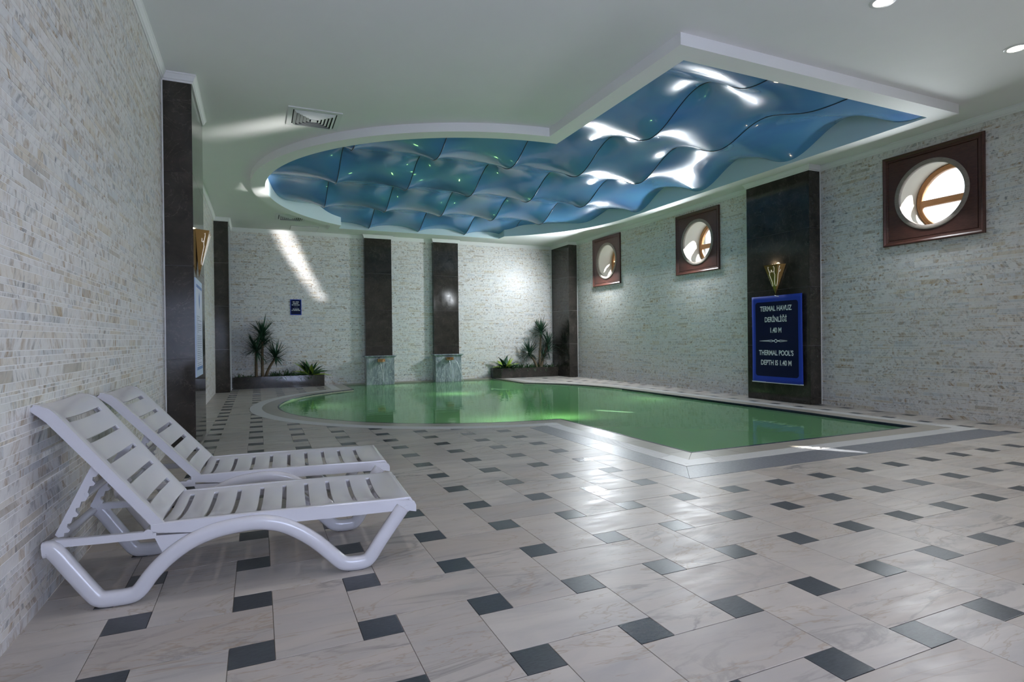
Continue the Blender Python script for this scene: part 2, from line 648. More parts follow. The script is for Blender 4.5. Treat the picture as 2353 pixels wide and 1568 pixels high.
def minus_rect(poly, x0, x1, y0, y1):
    xs, ys = [p[0] for p in poly], [p[1] for p in poly]
    if max(xs) <= x0 or min(xs) >= x1 or max(ys) <= y0 or min(ys) >= y1: return [poly]
    res = [clip_half(poly, -1, 0, -x0), clip_half(poly, 1, 0, x1)]
    mid = clip_half(clip_half(poly, 1, 0, x0), -1, 0, -x1)
    res += [clip_half(mid, 0, -1, -y0), clip_half(mid, 0, 1, y1)]
    return [r for r in res if area(r) > 2e-4]


def minus_circle(poly, cx, cyy, R):
    mx, my = sum(p[0] for p in poly) / len(poly), sum(p[1] for p in poly) / len(poly)
    dx, dy = mx - cx, my - cyy
    d = math.hypot(dx, dy)
    if d > R + .6: return [poly]
    if d < R - .6: return []
    nx, ny = dx / d, dy / d
    r = clip_half(poly, nx, ny, nx * cx + ny * cyy + R)
    return [r] if area(r) > 2e-4 else []


def project(p):
    q = Vector(p) - CAM
    d = q.dot(fwd)
    if d < .05: return None
    return (1176.5 + F_PX * q.dot(r2) / d, 784 - F_PX * q.dot(u2) / d, d)


def seen_size(p, w, h, n):
    """rough share of the picture of a small flat piece, 0 outside the frame"""
    s = project(p)
    if s is None or not (-60 < s[0] < 2413 and -60 < s[1] < 1628): return 0
    v = (Vector(p) - CAM)
    return w * h * abs(v.normalized().dot(Vector(n))) / v.length_squared


PX, PY, TX0, TY0 = .45, .4514, -.0326, 2.2148     # dark squares sit at (TX0+i*PX, TY0+j*PY)
G = .0022
GOFF, COFF, BOFF, BOFY = .45, .26, .71, .785
tiles = []
for i in range(-4, 21):
    for j in range(-11, 31):
        cx_, cyy_ = TX0 + i * PX, TY0 + j * PY
        cand = [('dark_tile', (cx_ - .075, cx_ + .075, cyy_ - .075, cyy_ + .075))]
        hx, hy = (.3, .15) if (i + j) % 2 else (.15, .3)
        ex, ey = cx_ + PX / 2, cyy_ + PY / 2
        cand.append(('white_tile', (ex - hx, ex + hx, ey - hy, ey + hy)))
        for nm, (a, b, c, d) in cand:
            a, b, c, d = a + G / 2, b - G / 2, c + G / 2, d - G / 2
            full = [(a, c), (b, c), (b, d), (a, d)]
            p = clip_half(clip_half(clip_half(clip_half(full, 1, 0, XL), -1, 0, -XR), 0, -1, -YB), 0, 1, YF)
            if area(p) < 2e-4: continue
            ps = [p]
            for rc in ((3.75 - BOFF, 7.11 + GOFF, 4.28 - BOFY, 6.34), (3.75 - GOFF, 7.11 + GOFF, 6.3, 10.25), (1.95 - GOFF, 5.97 + GOFF, 12.9, 15.2)):
                ps = [q for x in ps for q in minus_rect(x, *rc)]
            ps = [q for x in ps for q in minus_circle(x, 3.71, 10.25, 3.40 + GOFF)]
            for q in ps:
                whole = abs(area(q) - (b - a) * (d - c)) < 1e-6
                mx, my = sum(z[0] for z in q) / len(q), sum(z[1] for z in q) / len(q)
                tiles.append((nm, q, whole, (mx, my), (i + j) % 2, seen_size((mx, my, 0), math.sqrt(area(q)), math.sqrt(area(q)), (0, 0, 1))))


def tile_mesh(mb, q, z0=-.006, z1=0.0, bev=.0012):
    mx, my = sum(z[0] for z in q) / len(q), sum(z[1] for z in q) / len(q)
    n = len(q)
    inn = []
    for p in q:
        dx, dy = p[0] - mx, p[1] - my
        inn.append((p[0] - math.copysign(min(bev, abs(dx) * .5), dx), p[1] - math.copysign(min(bev, abs(dy) * .5), dy)))
    vs = [(p[0], p[1], z0) for p in q] + [(p[0], p[1], z1 - bev * .6) for p in q] + [(p[0], p[1], z1) for p in inn]
    fs = [tuple(range(2 * n, 3 * n))]
    for k in range(n):
        l = (k + 1) % n
        fs += [(k, l, l + n, k + n), (k + n, l + n, l + 2 * n, k + 2 * n)]
    mb.add(vs, fs)


shared = {}
for nm, mt in (('dark_tile', 'dark'), ('white_tile', 'tile')):
    lst = sorted([t for t in tiles if t[0] == nm], key=lambda t: -t[5])
    rest = MB()
    for k, (nm_, q, whole, m, par, sz) in enumerate(lst):
        if k < 300:
            loc = (m[0], m[1], 0)
            if whole:
                key = (nm, par if nm == 'white_tile' else 0)
                if key not in shared:
                    mb = MB()
                    tile_mesh(mb, [(p[0] - m[0], p[1] - m[1]) for p in q])
                    shared[key] = mb.mesh(nm)
                me = shared[key]
            else:
                mb = MB()
                tile_mesh(mb, [(p[0] - m[0], p[1] - m[1]) for p in q])
                me = mb.mesh(nm)
            obj(nm, me, M[mt], floor, loc)
        else:
            tile_mesh(rest, q)
    if rest.v:
        tag(obj(nm + 's', rest.mesh(nm), M[mt], floor), kind='stuff')

# ------------------------------------------------------------------ pool: basin, coping, overflow grating, border, steps, water
pl = thing('swimming_pool', 'sunken indoor pool with rounded basin, square bay and beige tiled edge', 'pool', (3.71, 10.25, 0))
o0 = flat_outline(pool(0))
mb = MB()
n = len(o0)
mb.add([(p[0], p[1], -.055) for p in o0] + [(p[0], p[1], -1.4) for p in o0], [(i, i + n, (i + 1) % n + n, (i + 1) % n) for i in range(n)])
mb2 = plate_with_hole(o0, [(3.0, 9.0), (3.001, 9.0), (3.0, 9.001)], -1.4, False)
mb.add(mb2.v, mb2.f)
wpart('basin', mb, M['basin'], pl, fix=False)
mb = MB()
m_ = [k for k in range(n)]
mb.add([(p[0], p[1], -.001) for p in o0] + [(p[0], p[1], -.056) for p in o0], [(i, i + n, (i + 1) % n + n, (i + 1) % n) for i in range(n)])
wpart('waterline_strip', mb, M['navy'], pl, fix=False)


def band_cells(off0, off1, length, gap):
    """quads (polygons) of the band between two offsets, cut into pieces"""
    A, B = pool(off0), pool(off1)
    cells = []
    for si, (a, b) in enumerate(zip(A, B)):
        if si == 5: continue
        if len(a) == 2:
            a0, a1, b0, b1 = map(Vector, (a[0], a[1], b[0], b[1]))
            t = (b1 - b0).normalized()
            lo, hi = min(0, (a0 - b0).dot(t)), (b1 - b0).length
            la0, la1, L = (a0 - b0).dot(t), (a1 - b0).dot(t), hi
            k = max(1, round(L / length))
            nn = (a0 - b0) - t * la0
            for c in range(k):
                s0, s1 = L * c / k, L * (c + 1) / k
                i0 = la0 if c == 0 else min(max(s0, la0), la1)
                i1 = la1 if c == k - 1 else min(max(s1, la0), la1)
                g = gap / 2
                cells.append([b0 + t * (s0 + g), b0 + t * (s1 - g), b0 + nn + t * (i1 - g), b0 + nn + t * (i0 + g)])
        else:
            Ls = [0]
            for u, w in zip(b, b[1:]): Ls.append(Ls[-1] + math.dist(u, w))
            k = max(1, round(Ls[-1] / length))
            m = len(b) - 1

            def at(arr, s):
                f = s / Ls[-1] * m
                i = min(int(f), m - 1)
                return Vector(arr[i]).lerp(Vector(arr[i + 1]), f - i)
            for c in range(k):
                s0, s1 = Ls[-1] * c / k + gap / 2, Ls[-1] * (c + 1) / k - gap / 2
                sm = (s0 + s1) / 2
                cells.append([at(b, s0), at(b, sm), at(b, s1), at(a, s1), at(a, sm), at(a, s0)])
    return cells


for c in band_cells(0, COFF, .32, .004):
    m = sum(c, Vector((0, 0))) / len(c)
    mb = MB()
    mb.prism([(p - m)[:] for p in c], -.05, .001)
    obj('coping_tile', mb.mesh('coping_tile', fix=True), M['coping'], pl, (m.x - 3.71, m.y - 10.25, 0))
mb = MB()
for c in band_cells(-.004, .024, .4, 0): mb.prism(c, -.01, .0022)
wpart('edge_nosing', mb, M['navy'], pl, fix=True)
mb = MB()
for c in band_cells(COFF, GOFF, .4, 0): mb.poly(c, -.02)
wpart('gutter', mb, M['gutter'], pl, fix=True)
mb = MB()
for c in band_cells(COFF + .004, GOFF - .004, .024, .0075): mb.prism(c, -.018, .002)
for c in band_cells(COFF + .002, COFF + .022, .5, 0) + band_cells(GOFF - .022, GOFF - .002, .5, 0) + band_cells(.345, .365, .5, 0): mb.prism(c, -.015, .0005)
tag(wpart('overflow_grating', mb, M['grate'], pl, fix=False), kind='stuff')
# white corner plates of the grating
for cx_, cyy_, sx, sy in ((3.75, 4.28, -1, -1), (7.11, 4.28, 1, -1)):
    mb = MB()
    i, o = COFF, GOFF
    q = [(cx_ + sx * o, cyy_ + sy * o), (cx_ + sx * (o - .36), cyy_ + sy * o), (cx_ + sx * (o - .42), cyy_ + sy * i), (cx_ + sx * i, cyy_ + sy * i), (cx_ + sx * i, cyy_ + sy * (o - .42)), (cx_ + sx * o, cyy_ + sy * (o - .36))]
    mb.prism(q, -.012, .004)
    mb.obox((cx_ + sx * .38, cyy_ + sy * .37, .0045), (.008, .012, 0), (-.012, .008, 0), (0, 0, .0003))
    wpart('grating_corner_plate', mb, M['grate'], pl)
mb = MB()
kx, ky = pool(.36)[0][0]
mb.prism([(kx - .14, ky - .10), (kx + .10, ky - .16), (kx + .13, ky + .04), (kx - .02, ky + .06)], -.012, .004)
wpart('grating_corner_plate', mb, M['grate'], pl)
# thin ledge where the water meets the back wall
mb = MB()
mb.box(1.95, 5.97, 14.86, 14.95, -.06, .006)
wpart('wall_ledge', mb, M['coping'], pl)
# grey border slabs
bx0, bx1, by0, by1, xe, ye = 3.75 - BOFF, 3.75 - GOFF, 4.28 - BOFY, 4.28 - GOFF, 7.11 + GOFF, 6.33
g = .002
cuts = [by1 + (ye - by1) * k / 2 for k in range(3)]
sl = [[(bx0, by0 + g), (bx1, by1 + g), (bx1, cuts[1] - g), (bx0, cuts[1] - g)], [(bx0, cuts[1] + g), (bx1, cuts[1] + g), (bx1, ye + .1), (bx0, ye)]]
xc = [bx1 + (xe - bx1) * k / 4 for k in range(5)]
for k in range(4):
    x_a, x_b = xc[k] + g, xc[k + 1] - g
    sl.append([(bx0 + g if k == 0 else x_a, by0), (x_b, by0), (x_b, by1), (x_a, by1)])
for q in sl:
    m = (sum(p[0] for p in q) / 4, sum(p[1] for p in q) / 4)
    mb = MB()
    mb.prism([(p[0] - m[0], p[1] - m[1]) for p in q], -.01, .001)
    obj('border_slab', mb.mesh('border_slab', fix=True), M['granite'], pl, (m[0] - 3.71, m[1] - 10.25, 0))
# rounded entry steps in the near corner of the bay
for k, (r, z) in enumerate(((1.05, -.28), (1.40, -.55), (1.75, -.82))):
    fan = [(3.752, 4.282)] + [(3.752 + r * math.cos(a), 4.282 + r * math.sin(a)) for a in [PI / 2 * i / 24 for i in range(25)]]
    mb = MB()
    mb.prism(fan, -1.4, z)
    st = wpart('entry_step', mb, M['basin'], pl, fix=False)
    arc = fan[1:]
    mb = MB()
    mb.tube([(p[0], p[1], z) for p in arc], .018, 6)
    wpart('step_nosing', mb, M['stepline'], st, 60)
ow = flat_outline(pool(-.002))
wm = plate_with_hole(ow, [(3.0, 9.0), (3.001, 9.0), (3.0, 9.001)], WATER_Z, False)
tag(obj('pool_water', wm.mesh('pool_water'), M['water']), 'still green thermal water filling the indoor pool', 'water')

# ------------------------------------------------------------------ walls with their stone strips
PIL_L1, PIL_L2, PIL_R1, PIL_R2 = (6.57, 7.80), (13.80, YB), (6.34, 7.60), (13.93, YB)
WS = .625      # half side of the mahogany window frames


def wall_grid(name, mp, s0, s1, holes):
    """backing of a wall, split into rectangles round square holes; mp(s, z, d) gives a world point d in front of the wall"""
    ss = sorted({s0, s1, *[h[0] for h in holes], *[h[1] for h in holes]})
    zs = sorted({0, ZC + .7, *[h[2] for h in holes], *[h[3] for h in holes]})
    mb = MB()
    for a, b in zip(ss, ss[1:]):
        for c, d in zip(zs, zs[1:]):
            if any(h[0] <= (a + b) / 2 <= h[1] and h[2] <= (c + d) / 2 <= h[3] for h in holes): continue
            mb.add([mp(a, c, 0), mp(b, c, 0), mp(b, d, 0), mp(a, d, 0)], [(0, 1, 2, 3)])
            mb.add([mp(a, c, -.62), mp(b, c, -.62), mp(b, d, -.62), mp(a, d, -.62)], [(0, 1, 2, 3)])
    return tag(obj(name, mb.mesh(name, fix=False), M['grout']), kind='structure')


ROWS = [.048, .031, .024, .015, .032, .048, .017, .030, .024]
unit = MB()
unit.add([(-.5, 0, -.5), (.5, 0, -.5), (.5, 0, .5), (-.5, 0, .5), (-.5, 1, -.5), (.5, 1, -.5), (.5, 1, .5), (-.5, 1, .5)],
         [(4, 5, 6, 7)[::-1], (0, 1, 5, 4)[::-1], (1, 2, 6, 5)[::-1], (2, 3, 7, 6)[::-1], (3, 0, 4, 7)[::-1]])
UNIT = unit.mesh('stone_strip')


def lay_strips(wall, mp, ax, nrm, s0, s1, z0, z1, blocks, seed):
    rg = random.Random(seed)
    z, k = z0, 0
    gap = .0034
    pcs = []
    while z < z1 - .008:
        h = min(ROWS[k % len(ROWS)], z1 - z)
        off = rg.choice((0, .0, .04, -.03, .02))
        spans = [(s0, s1)]
        for (b0, b1, c0, c1) in blocks:
            if z + h * .5 > c0 and z + h * .5 < c1:
                ns = []
                for a, b in spans:
                    if b1 <= a or b0 >= b: ns.append((a, b))
                    else:
                        if b0 > a + .01: ns.append((a, b0))
                        if b1 < b - .01: ns.append((b1, b))
                spans = ns
        for a, b in spans:
            edges = [a]
            m = math.floor(a / .305) * .305 + off
            while m < b + .305:
                nsplit = rg.choice((1, 1, 1, 2, 2, 3))
                cuts = sorted(rg.uniform(.05, .255) for _ in range(nsplit - 1))
                for c in [0] + cuts:
                    e = m + c
                    if e > edges[-1] + .028 and e < b - .028: edges.append(e)
                m += .305
            edges.append(b)
            for e0, e1 in zip(edges, edges[1:]):
                pcs.append((e0 + .0004, e1 - .0004, z + gap / 2, z + h - gap / 2, rg.choice((.0012, .0015, .0019, .0024))))
        z += h
        k += 1
    sz = [seen_size(mp((a + b) / 2, (c + d) / 2, 0), b - a, d - c, nrm) for a, b, c, d, t in pcs]
    order = sorted(range(len(pcs)), key=lambda i: -sz[i])
    top = set(order[:300])
    rest = MB()
    V, Fc = rest.v, rest.f
    e = Vector(ax)
    ang = math.atan2(e.y, e.x)
    for i, (a, b, c, d, t) in enumerate(pcs):
        if i in top:
            o = bpy.data.objects.new('stone_strip', UNIT)
            COL.objects.link(o)
            o.parent = wall
            o.location = mp((a + b) / 2, (c + d) / 2, 0)
            # unit strip: x along the wall, y out of the wall
            o.rotation_euler = (0, 0, math.atan2(nrm[1], nrm[0]) - PI / 2)
            o.scale = (b - a, t, d - c)
        else:
            q = len(V)
            V += [mp(a, c, 0), mp(b, c, 0), mp(b, d, 0), mp(a, d, 0), mp(a, c, t), mp(b, c, t), mp(b, d, t), mp(a, d, t)]
            Fc += [(q + 4, q + 5, q + 6, q + 7), (q, q + 1, q + 5, q + 4), (q + 1, q + 2, q + 6, q + 5), (q + 2, q + 3, q + 7, q + 6), (q + 3, q, q + 4, q + 7)]
    tag(obj('stone_strips', rest.mesh('stone_strips'), M['strip'], wall), kind='stuff')


UNIT.materials.append(M['strip'])
D0 = .0012
mpL = lambda s, z, d: (XL - D0 + d, s, z)
mpR = lambda s, z, d: (XR + D0 - d, s, z)
mpB = lambda s, z, d: (s, YB + D0 - d, z)
mpF = lambda s, z, d: (s, YF - .01 + d, z)
ZT = 3.72
wl = wall_grid('wall_left', mpL, YF - .1, YB + .1, [])
lay_strips(wl, mpL, (0, 1, 0), (1, 0, 0), 1.0, PIL_L2[0], .0, ZT, [(PIL_L1[0], PIL_L1[1], -1, 9)], 1)
wr = wall_grid('wall_right', mpR, YF - .1, YB + .1, [(wy - .45, wy + .45, wz - .45, wz + .45) for wy, wz in WIN])
lay_strips(wr, mpR, (0, 1, 0), (-1, 0, 0), 2.2, PIL_R2[0], .0, ZT, [(PIL_R1[0], PIL_R1[1], -1, 9)] + [(wy - WS + .03, wy + WS - .03, wz - WS + .03, wz + WS - .03) for wy, wz in WIN], 2)
wb = wall_grid('wall_back', mpB, XL - .1, XR + .1, [])
B1, B2 = (2.50, 3.18), (4.30, 4.99)
lay_strips(wb, mpB, (1, 0, 0), (0, -1, 0), -.56, 7.93, .0, ZT, [(B1[0], B1[1], -1, 9), (B2[0], B2[1], -1, 9)], 3)
wf = wall_grid('wall_front', mpF, XL - .1, XR + .1, [(0, 2.2, .4, 2.2)])  # the opening in this wall is assumed
wn = thing('window_5', None, None, (1.1, YF - .1, 1.3), kind='structure')  # assumed window, out of view, in front of the added daylight lamp
for x in (0, .55, 1.1, 1.65, 2.2):
    mb = MB()
    mb.box(x - .03, x + .03, YF - .14, YF - .06, .4, 2.2)
    wpart('window_mullion', mb, M['aluminium'], wn)
for z in (.4, 2.2):
    mb = MB()
    mb.box(-.03, 2.23, YF - .14, YF - .06, z - .03, z + .03)
    wpart('window_rail', mb, M['aluminium'], wn)
for k in range(4):
    mb = MB()
    mb.box(.03 + .55 * k, .52 + .55 * k, YF - .105, YF - .099, .43, 2.17)
    wpart('window_pane', mb, M['glass'], wn)

# ------------------------------------------------------------------ ceiling, rim of the opening, crown moulding
ZS = ZC - .11
ceil = obj('ceiling', plate_with_hole([(XL - .1, YF), (XR + .1, YF), (XR + .1, YB + .1), (XL - .1, YB + .1)], flat_outline(opening(.12)), ZC, True).mesh('ceiling'), M['ceil'])
tag(ceil, kind='structure')


def ring_strip(inner, outer, zi, zo):
    k = len(inner)
    return MB().add([(p[0], p[1], zi) for p in inner] + [(p[0], p[1], zo) for p in outer], [(i, i + k, (i + 1) % k + k, (i + 1) % k) for i in range(k)])


oi, oo = flat_outline(opening(0)), flat_outline(opening(.22))
k = len(oi)
mb = MB()
mb.add([(p[0], p[1], ZS) for p in oi] + [(p[0], p[1], ZS) for p in oo] + [(p[0], p[1], ZC + .01) for p in oo],
       [f for i in range(k) for j in [(i + 1) % k] for f in ((i, j, j + k, i + k), (i + k, j + k, j + 2 * k, i + 2 * k))])
part('ceiling_rim', mb, M['ceil'], ceil, 35)
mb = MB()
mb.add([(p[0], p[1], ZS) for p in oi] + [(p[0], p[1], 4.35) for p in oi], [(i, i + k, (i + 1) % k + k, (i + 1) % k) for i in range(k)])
part('recess_upstand', mb, M['aqua'], ceil, 35, False)  # blue bounce light from the membrane is tinted into this colour
# slab over the opening so that no sky shows above the membrane
mb = MB()
mb.box(-.2, 7.7, 3.9, 14.2, 4.36, 4.42)
part('ceiling_slab', mb, M['ceil'], ceil)

# crown moulding: one run per side, mitred round the pilasters
DEEP = dict(L=.26, R=.25, B=.15)


def crown(name, path):
    prof = [(0, -.085), (.010, -.085), (.012, -.070), (.022, -.064), (.026, -.045), (.040, -.018), (.046, -.014), (.046, 0), (0, 0)]
    m = len(path)
    rings = []
    for i, p in enumerate(path):
        p = Vector(p)
        ns = []
        if i > 0:
            t = (p - Vector(path[i - 1])).normalized()
            ns.append(Vector((t.y, -t.x)))
        if i < m - 1:
            t = (Vector(path[i + 1]) - p).normalized()
            ns.append(Vector((t.y, -t.x)))
        if len(ns) == 2 and abs(ns[0].dot(ns[1])) < .5: nn = ns[0] + ns[1]
        else: nn = ns[0]
        rings.append([(p.x + nn.x * a, p.y + nn.y * a, ZC + b) for a, b in prof])
    mb = MB()
    mb.loft(rings, True, True)
    return tag(obj(name, mb.mesh(name, None, True), M['trim']), kind='structure')


xl1, xr1, yb1 = XL + DEEP['L'], XR - DEEP['R'], YB - DEEP['B']
crown('trim_1', [(XL, YF), (XL, PIL_L1[0]), (xl1, PIL_L1[0]), (xl1, PIL_L1[1]), (XL, PIL_L1[1]), (XL, PIL_L2[0]), (xl1 + .02, PIL_L2[0]), (xl1 + .02, YB)])
crown('trim_2', [(xl1 + .02, YB), (B1[0], YB), (B1[0], yb1), (B1[1], yb1), (B1[1], YB), (B2[0], YB), (B2[0], yb1), (B2[1], yb1), (B2[1], YB), (xr1 - .02, YB)])
crown('trim_3', [(xr1 - .02, YB), (xr1 - .02, PIL_R2[0]), (XR, PIL_R2[0]), (XR, PIL_R1[1]), (xr1, PIL_R1[1]), (xr1, PIL_R1[0]), (XR, PIL_R1[0]), (XR, YF)])


# ------------------------------------------------------------------ pilasters
def pilaster(x0, x1, y0, y1, label, faces, z0=0.0, beads=(), group='dark marble pilasters'):
    t = thing('pilaster', label, 'pilaster', ((x0 + x1) / 2, (y0 + y1) / 2, z0), group=None)
    core = MB()
    core.box(x0 + .012, x1 - .012, y0 + .012, y1 - .012, z0, ZC - .02)
    wpart('core', core, M['joint'], t)
    zs = [z0, .932, 1.866, 2.80, ZC - .03]
    zs = [z for z in zs if z >= z0]
    if z0 > .2: zs[0] = z0
    for a, b in zip(zs, zs[1:]):
        for f in faces:
            mb = MB()
            q = .0015
            if f == 'f': mb.box(x0, x1, y0, y0 + .014, a + q, b - q)
            if f == 'l': mb.box(x0, x0 + .0135, y0 + .015, y1, a + q, b - q)
            if f == 'r': mb.box(x1 - .0135, x1, y0 + .015, y1, a + q, b - q)
            if f == 'k': mb.box(x0 + .002, x1 - .002, y1 - .012, y1, a + q, b - q)
            wpart('marble_slab', mb, M['dmarble'], t)
    for bx, by in beads:
        mb = MB()
        mb.box(bx - .006, bx + .006, by - .006, by + .006, z0, ZC - .085)
        wpart('corner_bead', mb, M['bead'], t)
    return t


pilaster(XL, xl1, *PIL_L1, 'dark brown marble pilaster on the left wall behind the loungers, holding a poster', 'frk', beads=[(XL + .004, PIL_L1[0] - .004)])
pilaster(XL, xl1 + .02, *PIL_L2, 'dark marble pilaster in the back left corner beside the palm planter', 'fr', beads=[(xl1 + .026, PIL_L2[0] + .60)])
pilaster(xr1, XR, *PIL_R1, 'dark marble pilaster on the right wall holding the depth banner', 'flk', beads=[(XR - .004, PIL_R1[0] - .004), (xr1 + .01, PIL_R1[1] + .004)])
pilaster(xr1 - .02, XR, *PIL_R2, 'dark marble pilaster in the back right corner', 'fl', beads=[(XR - .004, PIL_R2[0] - .004), (xr1 - .024, YB - .004)])
pilaster(*B1, yb1, YB, 'dark marble pilaster above the spout nearer the blue notice', 'flr', .70, beads=[(B1[1] + .004, YB - .008)])
pilaster(*B2, yb1, YB, 'dark marble pilaster above the spout nearer the right wall', 'flr', .70, beads=[(B2[1] + .004, YB - .008)])

# ------------------------------------------------------------------ pedestals with spouts, and their falling water
for (b0, b1), lab, lab2, streams in ((B1, 'grey marble spout pedestal nearer the blue notice', 'two thin water jets falling from the spout nearer the blue notice', ((-.06, .03), (.06, .02))),
                                     (B2, 'grey marble spout pedestal nearer the right wall', 'three thin water jets falling from the spout nearer the right wall', ((-.05, .03), (.06, .05), (.09, .30)))):
    c = (b0 + b1) / 2
    y0 = YB - .30
    t = thing('spout_pedestal', lab, 'pedestal', (c, (y0 + YB) / 2, -.3))
    mb = MB()
    mb.box(b0 - .01, b1 + .01, y0, YB, -.3, .655)
    wpart('pedestal_body', mb, M['gmarble'], t)
    mb = MB()
    w = .055
    prof = [(b0 - .01, .65), (b0 - w, .672), (b0 - w - .004, .69), (b0 - w, .703)]
    mb.loft([[(b0 - .01 - e, y0 - e, z), (b1 + .01 + e, y0 - e, z), (b1 + .01 + e, YB, z), (b0 - .01 - e, YB, z)] for e, z in ((0, .648), (.012, .66), (.045, .676), (.05, .69), (.046, .703))], True, True)
    wpart('pedestal_cap', mb, M['gmarble'], t)
    mb = MB()
    for (xa, xb, za, zb) in ((c - .09, c + .09, .615, .624), (c - .09, c + .09, .545, .556), (c - .09, c - .08, .556, .615), (c + .08, c + .09, .556, .615)):
        mb.box(xa, xb, y0 - .15, y0 + .005, za, zb)
    sp = wpart('spout', mb, M['brass'], t)
    mb = MB()
    mb.box(c - .08, c + .08, y0 - .02, y0 - .015, .556, .615)
    wpart('spout_inside', mb, M['brassdark'], sp)
    tw = thing('water_jets', lab2, 'water', (c, y0 - .17, WATER_Z))
    for sx, sx2 in streams:
        pts = []
        for q in range(13):
            u = q / 12
            z = .556 * (1 - u * u) + WATER_Z * u * u
            pts.append((c + sx + (sx2 - sx) * u * (1.1 if abs(sx2) > .2 else 1), y0 - .15 - .10 * u, z))
        mb = MB()
        mb.tube(pts, [.011 - .006 * math.sin(PI * min(1, q / 12 + .2)) for q in range(13)], 8)
        wpart('water_jet', mb, M['stream'], tw, 180)


# ------------------------------------------------------------------ round windows
def round_window(idx, wy, wz):
    t = thing('window_%d' % idx, None, None, (XR, wy, wz), kind='structure')
    R_O, R_I, R_S = .464, .406, .466
    x0 = XR - .032
    # square panel with a round hole
    nn = 64
    sq, ci = [], []
    for kk in range(nn):
        a = 2 * PI * kk / nn
        c, s = math.cos(a), math.sin(a)
        m = max(abs(c), abs(s))
        sq.append((c / m * .545, s / m * .545))
        ci.append((c * (R_O - .005), s * (R_O - .005)))
    mb = MB()
    mb.add([(x0 + .012, wy + p[0], wz + p[1]) for p in sq] + [(x0 + .012, wy + p[0], wz + p[1]) for p in ci] + [(XR + .03, wy + p[0], wz + p[1]) for p in ci] + [(XR + .005, wy + p[0], wz + p[1]) for p in sq],
           [f for i in range(nn) for j in [(i + 1) % nn] for f in ((i, j, j + nn, i + nn), (i + nn, j + nn, j + 2 * nn, i + 2 * nn), (j, i, i + 3 * nn, j + 3 * nn))])
    wpart('panel', mb, M['mahogany'], t)
    # moulded frame, four mitred sides
    prof = [(.625, .030), (.625, -.002), (.618, -.012), (.606, -.012), (.596, -.004), (.586, .004), (.574, .004), (.570, .010), (.556, .010), (.548, .022), (.540, .022), (.540, .034)]
    for sd in range(4):
        rings = []
        for e in (-1, 1):
            ring = []
            for r, d in prof:
                a, b = r, e * r
                p = [(a, b), (-b, a), (-a, -b), (b, -a)][sd]
                ring.append((x0 + d, wy + p[0], wz + p[1]))
            rings.append(ring)
        mb = MB()
        mb.loft(rings, True, True)
        wpart('frame_side', mb, M['mahogany'], t)
    mb = MB()
    mb.lathe([(R_O, .012), (R_O, .003), (R_O - .006, 0), (R_I + .006, 0), (R_I, .004), (R_I, .05)], (x0, wy, wz), 64, 'x')
    wpart('ring', mb, M['ring'], t, 40)
    mb = MB()
    mb.lathe([(R_I - .001, .02), (.468, .50)], (XR - .02, wy, wz), 64, 'x')
    mb.lathe([(.50, .53), (.395, .53), (.40, .54 if idx != 3 else .85), (.50, .54 if idx != 3 else .85)], (XR - .02, wy, wz), 64, 'x')  # unseen outer sleeve, lengthened on the third window to block its sun
    wpart('reveal', mb, M['plaster'], t, 40)
    mb = MB()
    mb.lathe([(.52, .50), (.45, .50), (.45, .53), (.52, .53), (.52, .50)], (XR - .02, wy, wz), 64, 'x')
    wpart('reveal_stop', mb, M['plaster'], t, 40)
    sx = XR + .465
    mb = MB()
    mb.lathe([(R_S - .002, 0), (R_S - .014, -.018), (R_S - .034, -.018), (R_S - .040, -.008), (R_S - .066, -.008), (R_S - .072, .0), (R_S - .072, .05), (R_S - .002, .05), (R_S - .002, 0)], (sx, wy, wz), 64, 'x')
    wpart('sash', mb, M['oak'], t, 30)
    mb = MB()
    hw = R_S - .071
    mb.loft([[(sx - .008, s * hw, -.045), (sx - .020, s * hw, -.033), (sx - .020, s * hw, .033), (sx - .008, s * hw, .045), (sx + .045, s * hw, .045), (sx + .045, s * hw, -.045)] for s in (-1, 1)], True, True)
    mb.v = [(p[0], p[1] + wy, p[2] + wz - .02) for p in mb.v]
    wpart('glazing_bar', mb, M['oak'], t)
    for sgn in (1, -1):
        pts = []
        zb = -.02 + sgn * .04
        a0 = math.asin(zb / hw)
        a = [a0 + (PI - 2 * a0) * i / 24 for i in range(25)] if sgn > 0 else [PI - a0 + (PI + 2 * a0) * i / 24 for i in range(25)]
        pts = [(math.cos(q) * hw, math.sin(q) * hw) for q in a]
        mb = MB()
        k2 = len(pts)
        mb.add([(sx + .02, wy + p[0], wz + p[1]) for p in pts] + [(sx + .026, wy + p[0], wz + p[1]) for p in pts], [tuple(range(k2)), tuple(range(2 * k2 - 1, k2 - 1, -1))] + [(i, i + k2, (i + 1) % k2 + k2, (i + 1) % k2) for i in range(k2)])
        wpart('pane', mb, M['glass'], t)


for i_, (wy, wz) in enumerate(WIN): round_window(i_ + 1, wy, wz)  # the last window, out of view, is assumed

# ------------------------------------------------------------------ blue stretch ceiling inside the opening
SEAMS = [1.22, 2.40, 3.575, 4.755, 5.955]
SPAN = [.02] + SEAMS + [7.30]
ZM, AM, PER, Y_T = 3.872, .158, 1.86, 6.14
KY = 2 * PI / PER


